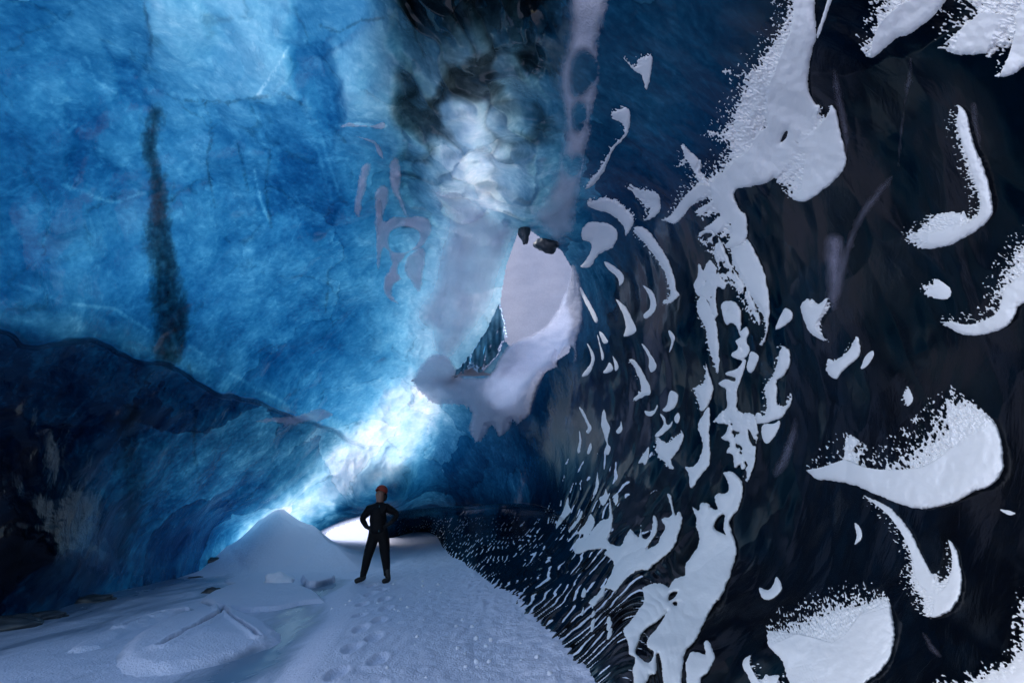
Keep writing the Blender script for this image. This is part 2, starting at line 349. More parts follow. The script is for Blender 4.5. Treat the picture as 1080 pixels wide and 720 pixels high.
LEDGE = catmull([(-260,330),(-60,340),(0,347),(28,366),(60,364),(95,360),(140,378),(190,390),(225,412),(270,424),(310,440),(350,452),(385,470)], 5, False)
ARCH = catmull([(322,570),(345,557),(370,548),(395,542),(430,538),(480,534),(540,532),(580,538),(610,560)], 5, False)
DIRTBAND = catmull([(163,120),(160,160),(170,210),(168,250),(176,300),(180,345),(176,372)], 5, False)
DIRTBAND2 = catmull([(140,430),(132,480),(138,530),(128,580)], 4, False)
CRACK1 = catmull([(200,385),(206,430),(205,470),(213,520)], 4, False)
CRACK2 = catmull([(216,108),(224,140),(218,170),(226,215),(232,250)], 4, False)
CRACK3 = catmull([(342,278),(346,300),(343,330)], 4, False)
BLOCKS = [  # clearer and cloudier blocks in the blue ice: outline, thickness change, set-back
 ([(150,-30),(302,-30),(305,60),(304,92),(270,107),(225,108),(190,104),(160,70)], -.34, -.05),
 ([(306,45),(345,40),(358,100),(363,135),(350,150),(330,120),(310,95)], .40, .06),
 ([(268,112),(318,104),(345,150),(366,215),(330,250),(296,225),(285,160)], .26, .04),
 ([(345,62),(416,10),(416,128),(404,132),(362,134),(352,90)], -.26, -.05),
 ([(72,85),(108,100),(102,160),(76,195),(62,140)], .25, .04),
 ([(110,50),(150,70),(150,110),(120,105)], .35, .05),
 ([(70,120),(140,190),(160,205),(110,212),(75,195)], .22, .05),
 ([(-40,322),(60,330),(130,348),(195,376),(225,400),(185,388),(130,370),(60,357),(0,342),(-40,335)], -.55, -.02),
 ([(185,260),(260,250),(300,330),(250,390),(200,370)], -.16, -.02),
 ([(255,430),(330,440),(300,520),(230,500),(215,450)], -.35, .0),
 ([(60,560),(112,590),(116,606),(60,640),(-30,660),(-30,560)], .45, -.06),
]
VEINS = [([(355,133),(380,131),(405,133)], -.5), ([(304,50),(290,75),(272,100)], -.35), ([(60,128),(72,140),(80,132)], -.5), ([(66,195),(92,205),(118,214),(152,203)], -.45),
 ([(268,180),(276,215),(284,232)], -.6), ([(320,110),(332,150),(350,210)], -.3), ([(326,108),(340,150),(358,205)], -.3), ([(90,60),(100,85),(122,98)], -.4), ([(200,365),(240,392),(300,425),(330,440)], -.35),
 ([(20,300),(70,320),(120,325),(160,350)], -.4)]
DARKV = [[(300,100),(322,112),(345,128),(364,150)], [(196,106),(240,108),(300,98)], [(338,28),(358,34),(380,22),(405,20)], [(150,0),(160,40),(152,70)], [(285,160),(280,200),(286,240)], [(250,150),(262,200)]]
CUPS = []       # hollows in the dark wall where the wind has packed snow: (x, y, radius, depth)
TONGUE = [(246,580),(262,560),(300,530),(345,488),(380,455),(405,425),(432,395),(468,408),(462,440),(436,478),(415,500),(372,522),(335,545),(300,566)]
def shell(d, attrs=False, detail=True, flutes=1.):
    """distance of the ice surface in the unit directions d, and (if asked) thickness, sediment and shade, roughness"""
    v = rbf(d); r = np.exp(v[..., 0]); px, py = dir_px(d)
    front = (d[..., 1]*CT + d[..., 2]*ST) > .3
    # undercut below the ledge of the left wall
    sl = side_of(px, py, LEDGE); wl_ = smooth(420, 330, px)*front
    sl = sl + 5*perlin(px*.021, py*.021, 0*px + 2.5) + 2.5*perlin(px*.07, py*.07, 0*px + 7.5)
    r = r*(1 - .02*np.exp(-np.maximum(-sl, 0)/26)*smooth(3, -1, sl)*wl_ + .03*smooth(-4, 4, sl)*smooth(330, 40, sl)*wl_)
    # low arch: the rippled wall beneath lies further back
    sa = side_of(px, py, ARCH); wa = smooth(322, 338, px)*smooth(640, 560, px)*front
    r = r*(1 + .22*smooth(-1, 4, sa)*wa*smooth(46, 8, sa)*smooth(620, 540, px))
    for cx, cy, cr, dep in CUPS:
        q = ((px - cx)**2 + (py - cy)**2)/cr**2
        r = r + dep*np.exp(-q)*front
    tblk = 0*px
    for poly_, dt, dr in BLOCKS:
        P_ = np.asarray(poly_, float); box = (px > P_[:, 0].min() - 12) & (px < P_[:, 0].max() + 12) & (py > P_[:, 1].min() - 12) & (py < P_[:, 1].max() + 12) & front
        if box.any():
            bx, by = px[box], py[box]
            kw = 12 if by.max() > 400 else 6
            k_ = smooth(-kw, kw, sdf(bx, by, P_) + 9*perlin(bx*.03, by*.03, 0*bx + dt*7) + 4*perlin(bx*.08, by*.08, 0*bx + dt*9) + 1.5*perlin(bx*.2, by*.2, 0*bx + dt*5))
            tblk[box] += dt*k_; r = np.array(r); r[box] *= 1 + .12*dr*k_
    if not detail and not attrs: return r
    P = d*r[..., None]
    x, y, z = P[..., 0], P[..., 1], P[..., 2]
    n1 = fbm(x*.35, y*.35, z*.35, 2); n2 = fbm(x*1.1, y*1.1, z*.8, 3)
    left = smooth(470, 400, px); dark = smooth(600, 700, px)
    colx = px + 6*perlin(py*.03, 0*px, 0*px + 4)
    col = smooth(408, 428, colx)*smooth(600, 560, px)*smooth(300, 190, py)*front
    low = smooth(400, 430, px)*smooth(740, 640, px)*smooth(300, 430, py)*front      # flutes of the lower right wall
    n3 = fbm(x*2.3, y*2.3, z*1.6, 3)
    a1, a2 = worley(x*.75 + .5*n2, y*.75 + .5*n1, z*.5); b1, b2 = worley(x*2.1 + .6*n3, y*2.1, z*1.5 + .4*n2)
    disp = .22*n1*(1 - .6*dark) + (.10*left + .04)*n2*(1 - col)
    disp = disp + left*(.30*(a1 - .5) + .075*(b1 - .5))
    # scallops of the far dark wall
    w1 = fbm(x*.8 + 9, y*.8, z*.8, 2)
    pxs = px + .0024*np.maximum(0, py - 470)**2
    yb = np.interp(pxs, [400, 455, 490, 530, 570, 610, 660, 720, 780, 900], [30, 22, 16, 11.6, 8.8, 6.9, 5.0, 3.2, 1.4, -2.2])
    yy = y + (yb - y)*.88*smooth(730, 650, px)
    ph = (yy + .20*n3 + .55*w1*(1 - .5*smooth(600, 500, px)) + .30*z + .16*n2)/.27
    sawr = 1 - np.abs((ph % 1.0) - .5)*2
    saw = (sawr**1.5 - .4)*np.clip(.65 + 1.5*fbm(x*1.7, y*2.4, z*1.5 + 4, 2), .08, 1.5)
    amp = .095*low*smooth(3.5, 5.5, r)*smooth(-2, 14, sa + 60*smooth(560, 640, px))
    amp = amp*(1 - .8*smooth(2, -10, sa)*smooth(600, 540, px))
    disp = disp + flutes*amp*saw
    # scallops and hollows of the dark wall
    disp = disp + dark*(.10*fbm(x*.9, y*.9, z*.9 + 31, 2) + .16*(a1 - .5)*smooth(2, 4, r) + .085*(b1 - .5))
    # melted clear column: smooth vertical folds
    c1, c2 = worley(x*2.2 + 1.2*n2, y*1.5, z*.30 + .35*n3 + 5); rv = fbm(x*1.3, y*1.3, z*.45 + 3, 2)
    disp = disp + col*(.34*(c1 - .5) + .4*(np.abs(rv)*1.6 - .3) + .05*n3)
    # glassy facets of the bright tongue
    ton = np.exp(-(seg_dist(px, py, [(300,545),(360,490),(420,430),(450,400)], False)/50)**2)*front
    disp = disp + ton*.13*(b1 - .5)
    r = r + disp*np.minimum(1, .25 + r/7)
    if not attrs: return r
    tau = np.maximum(v[..., 1]*1.48, .02); dirt_and_shade = np.maximum(v[..., 2], 0); dirt_and_shade = dirt_and_shade + .55*smooth(1.6, 2.6, dirt_and_shade)
    dirt_and_shade = dirt_and_shade + .7*smooth(-2.5, 0, sl)*smooth(150, 5, sl)*wl_  # shade under the ledge put into the colour of the undercut
    tau = tau + .4*smooth(-2.5, 0, sl)*smooth(200, 40, sl)*wl_*(.6 + n2) - .35*wl_*smooth(-60, -8, sl)*smooth(2, -6, sl)  # deeper tone painted below the ledge, paler strip just above it
    q1 = perlin(px*.05, py*.02, 0*px + 11); q2 = perlin(px*.16, py*.10, 0*px + 12); q3 = perlin(px*.4, py*.3, 0*px + 13)
    db = seg_dist(px, py, DIRTBAND, False) + 7*q1 + 5*q2 + 2.5*q3; wband = 6 + 9*smooth(120, 330, py)
    dirt_and_shade = dirt_and_shade + front*(1.7 + .8*q2)*smooth(wband + 6, wband - 8, db)
    dirt_and_shade = dirt_and_shade + front*.8*smooth(18, 0, seg_dist(px, py, DIRTBAND2, False) + 8*q1 + 5*q2)
    for c_, w_ in ((CRACK1, 3.0), (CRACK2, 2.0), (CRACK3, 1.8)):
        dirt_and_shade = dirt_and_shade + front*.5*smooth(w_, .3, seg_dist(px, py, c_, False) + 2.2*q2 + 1.5*q3)*smooth(-.35, .15, q1 + .5*q3)
    dirt_and_shade = dirt_and_shade + col*(2.2*smooth(.46, .74, c1) + .8*np.maximum(0, rv)*2)*smooth(230, 60, py) + .10*left*(1 - .9*ton)  # column darker along its folds, most towards the top
    for ln, dt in VEINS:
        tblk = tblk + dt*front*smooth(3.2, .4, seg_dist(px, py, ln, False) + 1.6*q2 + 1.2*q3)*smooth(-.5, .1, q1 + q3*.6)
    for ln in DARKV:
        dirt_and_shade = dirt_and_shade + .42*front*smooth(2.6, .3, seg_dist(px, py, ln, False) + 2.2*q2 + 1.4*q3)*smooth(-.4, .1, q1 + q3*.6)
    tau = tau + tblk*1.3
    tk = smooth(-14, 10, sdf(px, py, TONGUE) + 7*q1 + 5*q2)*front if front.any() else 0
    tau = tau*(1 - tk) + (.20 + .28*np.clip(n3 + .2, 0, 1))*tk; dirt_and_shade = dirt_and_shade*(1 - .9*tk)  # tongue's glow set by low thickness and darkening inside its outline
    tau = np.maximum(tau*(1 + .35*left*(a1 - .5) + .3*left*(b1 - .5)), .05)
    rime_glints = low*smooth(.62, .9, sawr)*smooth(538, 548, py + 70*smooth(565, 610, px))*smooth(.0, .25, fbm(x*1.6, y*2.5, z*3.2 + 7, 3) + .02 + .12*smooth(560, 640, py) + .06 + .06*smooth(560, 480, px))*smooth(3, 5, r)*smooth(780, 690, px)  # snow lying in the ripples, plus white dashes painted as glints
    grain = np.clip(1 - .82*smooth(585, 640, px) - .85*col - .6*low, .1, 1); matte = np.clip((.52 + .33*smooth(260, 160, py)*smooth(820, 740, px))*smooth(585, 640, px)*(1 - low) + .8*wa*smooth(-50, -15, sa)*smooth(2, -2, sa)*smooth(620, 560, px), 0, .85)
    ro = .20 - .15*col - .06*dark*(1 - low) - .11*low - .06*ton
    return r, tau, dirt_and_shade, np.clip(ro, .05, .6), rime_glints, grain, matte

HOLE = [(529,308),(525,349),(538,366),(560,360),(584,345),(600,320),(604,284),(592,264),(572,252),(556,241),(547,243),(534,280)]
FAR = [(336,568),(350,557),(372,549.5),(388,545),(398,546),(403,554),(398,580),(338,580)]
HOLE_LIP = [(556,364),(584,346),(602,322),(608,340),(600,372),(575,388),(556,408),(545,425),(528,430),(515,415),(530,385)]  # unseen opening added behind the apron so daylight backlights its snow
def build_shell():
    fa = np.arange(-51, 51.01, .115); fe = np.arange(-38.5, 38.51, .115)
    ca = np.concatenate([np.arange(-180, -51, 3.0), fa, np.arange(54, 180, 3.0)])
    ce = np.concatenate([np.arange(-89, -38.6, 3.0), fe, np.arange(41.5, 89.5, 3.0)])
    A, E = np.meshgrid(np.radians(ca), np.radians(ce))
    cx = np.cos(E)*np.sin(A); cf = np.cos(E)*np.cos(A); cu = np.sin(E)
    d = np.stack([cx, cf*CT - cu*ST, cf*ST + cu*CT], -1)
    r, tau, dirt_and_shade, ro, rime_glints, grain, matte = shell(d, True)
    V = (CAM + d*r[..., None]).reshape(-1, 3)
    nu, nv = len(ca), len(ce)
    # smooth normals of the whole shell, so its pieces join without a seam
    P = V.reshape(nv, nu, 3); du = np.roll(P, -1, 1) - np.roll(P, 1, 1); dv = np.gradient(P, axis=0)
    N = np.cross(du, dv); N /= np.linalg.norm(N, axis=-1, keepdims=True) + 1e-12
    px, py = dir_px(d)
    def mid(a):
        b_ = np.concatenate([a, a[:, :1]], 1); return (b_[:-1, :-1] + b_[1:, 1:])/2
    md = np.concatenate([d, d[:, :1]], 1); md = (md[:-1, :-1] + md[1:, 1:])/2; md /= np.linalg.norm(md, axis=-1, keepdims=True)
    mx, my = dir_px(md); fr = (md[..., 1]*CT + md[..., 2]*ST) > .3
    gone = (inside(mx, my, HOLE) | inside(mx, my, FAR) | inside(mx, my, HOLE_LIP)) & fr
    az = np.degrees(np.arctan2(md[..., 0], md[..., 1])); el = np.degrees(np.arcsin(md[..., 2]))
    gone |= ((az > 98) | (az < -66)) & (el > -60) & (el < 74)          # the cave's unseen mouth behind the camera, widened beside it to light the snow
    keep = ~gone
    right = np.where(fr, mx > np.interp(my, [-400, 0, 250, 360, 470, 535, 545, 800], [595, 592, 605, 615, 480, 392, 392, 392]), md[..., 0] > 0)
    idx = np.arange(nu*nv).reshape(nv, nu); idx = np.concatenate([idx, idx[:, :1]], 1)
    q = np.stack([idx[:-1, :-1], idx[:-1, 1:], idx[1:, 1:], idx[1:, :-1]], -1)
    at = {'thickness': tau.ravel(), 'dirt_and_shade': dirt_and_shade.ravel(), 'roughness': ro.ravel(), 'rime_glints': rime_glints.ravel(), 'grain': grain.ravel(), 'matte': matte.ravel()}
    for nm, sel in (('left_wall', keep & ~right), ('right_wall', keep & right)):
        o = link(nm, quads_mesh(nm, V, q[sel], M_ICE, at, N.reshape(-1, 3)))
        tag(o, kind='structure')
        o['label'] = 'blue translucent glacier ice wall and roof' if nm == 'left_wall' else 'dark scalloped glacier ice wall'

def build_floor():
    def axis(lo, hi, step, far):
        a = np.arange(lo, hi, step); g = [a[-1]]; s = step
        while g[-1] < far: s *= 1.22; g.append(g[-1] + s)
        h = [a[0]]; s = step
        while h[-1] > -far: s *= 1.22; h.append(h[-1] - s)
        return np.concatenate([h[:0:-1], a, g[1:]])
    xs = axis(-9.5, 3.0, .024, 400); ys = axis(3.6, 16, .03, 400)
    X, Y = np.meshgrid(xs, ys); Z = floor_height(X, Y)
    V = np.stack([X, Y, Z], -1).reshape(-1, 3)
    xl = np.interp(Y, [p[1] for p in PATH_L], [p[0] for p in PATH_L])
    bare = smooth(.25, -.2, X - xl)*smooth(12.5, 10.5, Y)*(.40 + .5*smooth(-5.0, -8.0, X)*smooth(12.6, 10.8, Y)) + .35*np.exp(-((X - xl + .55)/.35)**2)*smooth(12, 10, Y)
    bare = np.where((X < -12) | (X > 4) | (Y < 2), 0, bare)
    o = link('snow_floor', grid_mesh('snow_floor', V, len(xs), len(ys), M_FLOOR, None, {'bare_ice': bare.ravel()}))
    tag(o, 'trodden snow and frozen pool on the cave floor', kind='structure')
build_shell()
build_floor()

# snow bank outside the roof hole
def build_bank():
    n = 60
    U, W = np.meshgrid(np.linspace(-3.4, 3.4, n), np.linspace(-3.2, 3.6, n))
    c = CAM + px_dir(565, 305)*14.2
    X = c[0] + U; Y = c[1] + .55*W + .06*U*U; Z = c[2] + W + .12*fbm(U*.7, W*.7, 0*U, 3)
    o = link('snow_bank', grid_mesh('snow_bank', np.stack([X, Y, Z], -1).reshape(-1, 3), n, n, snow_material('old_snow', (.36, .345, .39))))
    tag(o, 'smooth snow slope outside the roof hole', kind='structure')
build_bank()

# ------------------------------------------------------------------ snow and frost lying on the ice
def frost_material(name, base):
    m = snow_material(name, base, 45, .022, .75, .9); nt = m.node_tree; b = NB(nt)
    p = [n for n in nt.nodes if n.type == 'BSDF_PRINCIPLED'][0]; out = [n for n in nt.nodes if n.type == 'OUTPUT_MATERIAL'][0]
    t = b.n('ShaderNodeBsdfTransparent'); mx = b.n('ShaderNodeMixShader'); b.l(b.attr('cover'), mx.inputs[0])
    b.l(t.outputs[0], mx.inputs[1]); b.l(p.outputs[0], mx.inputs[2]); b.l(mx.outputs[0], out.inputs['Surface'])
    return m
def curtain_material(name, base, share):
    m = frost_material(name, base); nt = m.node_tree; b = NB(nt)
    p = [n for n in nt.nodes if n.type == 'BSDF_PRINCIPLED'][0]; mx = [n for n in nt.nodes if n.type == 'MIX_SHADER'][0]
    tl = b.n('ShaderNodeBsdfTranslucent'); tl.inputs['Color'].default_value = (*base, 1)
    m2 = b.n('ShaderNodeMixShader'); m2.inputs[0].default_value = share; b.l(p.outputs[0], m2.inputs[1]); b.l(tl.outputs[0], m2.inputs[2]); b.l(m2.outputs[0], mx.inputs[2])
    return m
M_FROST = curtain_material('thin_frost', (.90, .86, .95), .25)
M_LIP = curtain_material('backlit_snow', (.84, .83, .92), .45)
M_VEIL = frost_material('dim_frost', (.30, .28, .36))
M_DRIFT = frost_material('grainy_snow', (.80, .79, .90))
M_DRIFT = None
_seed = [0]
def patch(name, label, cat, poly, H=4., edge=5., feather=None, gran=3.2, mat=None, holes=(), group=None, rag=.8, crumble=0., wave=0., step=None, icy=None, smoothpoly=3):
    """a drift lying on the ice: its rim sinks under the ice surface, its feathered side breaks up into grains. Sizes in frame units at its distance."""
    _seed[0] += 1; sd0 = _seed[0]*7.31
    P = catmull(poly, smoothpoly) if smoothpoly else np.asarray(poly, float)
    x0, y0 = P.min(0) - 3; x1, y1 = P.max(0) + 3
    s = step or min(max(math.sqrt((x1 - x0)*(y1 - y0)/80000.), .40), .75)
    H *= 1.0; edge *= 1.5
    gx = np.arange(x0, x1 + s, s); gy = np.arange(y0, y1 + s, s)
    X, Y = np.meshgrid(gx, gy)
    wob = rag*(perlin(X*.11, Y*.11, 0*X + sd0) + .7*perlin(X*.33, Y*.33, 0*X + sd0 + 3))
    sd = sdf(X, Y, P) + wob
    for hp in holes:
        sd = np.minimum(sd, -sdf(X, Y, catmull(hp, 3)) + .5*wob)
    if crumble:
        c = fbm(X*.10, Y*.075, 0*X + sd0 + 50, 3)
        sd = np.minimum(sd, (c + .30 - .0)*crumble)
    e = np.clip(sd/edge, -1, 1); cover = smooth(-.1, 1.0, e)
    prof = np.where(e > 0, np.sqrt(np.maximum(e*(2 - e), 0)), e*1.6)
    lump = .30*perlin(X*.03, Y*.03, 0*X + sd0 + 9) + .14*perlin(X*.12, Y*.12, 0*X + sd0 + 11)
    h = H*prof*(1 + lump)
    if wave:
        h = h + wave*perlin(X*.22 + Y*.04, Y*.035, 0*X + sd0)*np.clip(e, 0, 1)
    if feather:
        ang, wid, amt = feather
        fx, fy = math.cos(math.radians(ang)), math.sin(math.radians(ang))
        gyv, gxv = np.gradient(sdf(X, Y, P)); L = np.hypot(gxv, gyv) + 1e-6
        wgt = smooth(-.15, .75, -(gxv*fx + gyv*fy)/L)
        F = wgt*np.clip(1 - sd/wid, 0, 1); gran_ = max(gran*.55, 1.5)
        u = X*fx + Y*fy; v = -X*fy + Y*fx
        G = perlin(u/(gran_*1.8), v/gran_, 0*X + sd0 + 21) + .6*perlin(u/(gran_*3.4), v/(gran_*2.6), 0*X + sd0 + 5)
        F = np.clip(F, 0, 1); wF = np.clip(F*1.35, 0, 1)
        h = h*(1 - wF) + wF*amt*.6*(1.5*G - 1.7*(F - .55)) + np.minimum(sd + 1, 0)*.7
    # grain of the open snow
    h = h + .16*perlin(X/(gran*.9), Y/(gran*.9), 0*X + sd0 + 33)*np.clip(e*2, 0, 1)
    d = px_dir(X, Y); R = shell(d, flutes=.3)
    V = CAM + d*(R - h*R/FPX)[..., None]
    ok = h > -.7
    kq = ok[:-1, :-1] & ok[1:, :-1] & ok[:-1, 1:] & ok[1:, 1:]
    kq &= (np.maximum.reduce([h[:-1, :-1], h[1:, :-1], h[:-1, 1:], h[1:, 1:]]) > 0)
    if not kq.any(): return None
    at = None
    if mat is None:
        cover = smooth(-.05, .45, e)
        if feather: cover = np.clip(cover*(1 - .75*F) + 1.1*F*(1 - .6*F)*smooth(-.1, .6, G), 0, 1)
        at = {'cover': cover.ravel()}
    elif mat is M_LIP:
        at = {'cover': smooth(-.05, .4, e).ravel()}
    elif not icy:
        at = {'cover': (cover*(.8 + .2*perlin(X*.05, Y*.05, 0*X + sd0))).ravel()}
    if icy:
        n = perlin(X*.25, Y*.05, 0*X + sd0)
        at = {'thickness': (icy[0] + .5*icy[0]*n).ravel(), 'dirt_and_shade': (icy[1]*(1 + (.4 if icy[1] > 2 else 1.2)*n)).ravel(), 'roughness': (0*X + .10).ravel(), 'grain': (0*X + .3).ravel()}
    o = link(name, grid_mesh(name, V.reshape(-1, 3), len(gx), len(gy), mat or M_DRIFT, kq, at))
    return tag(o, label, cat, group)

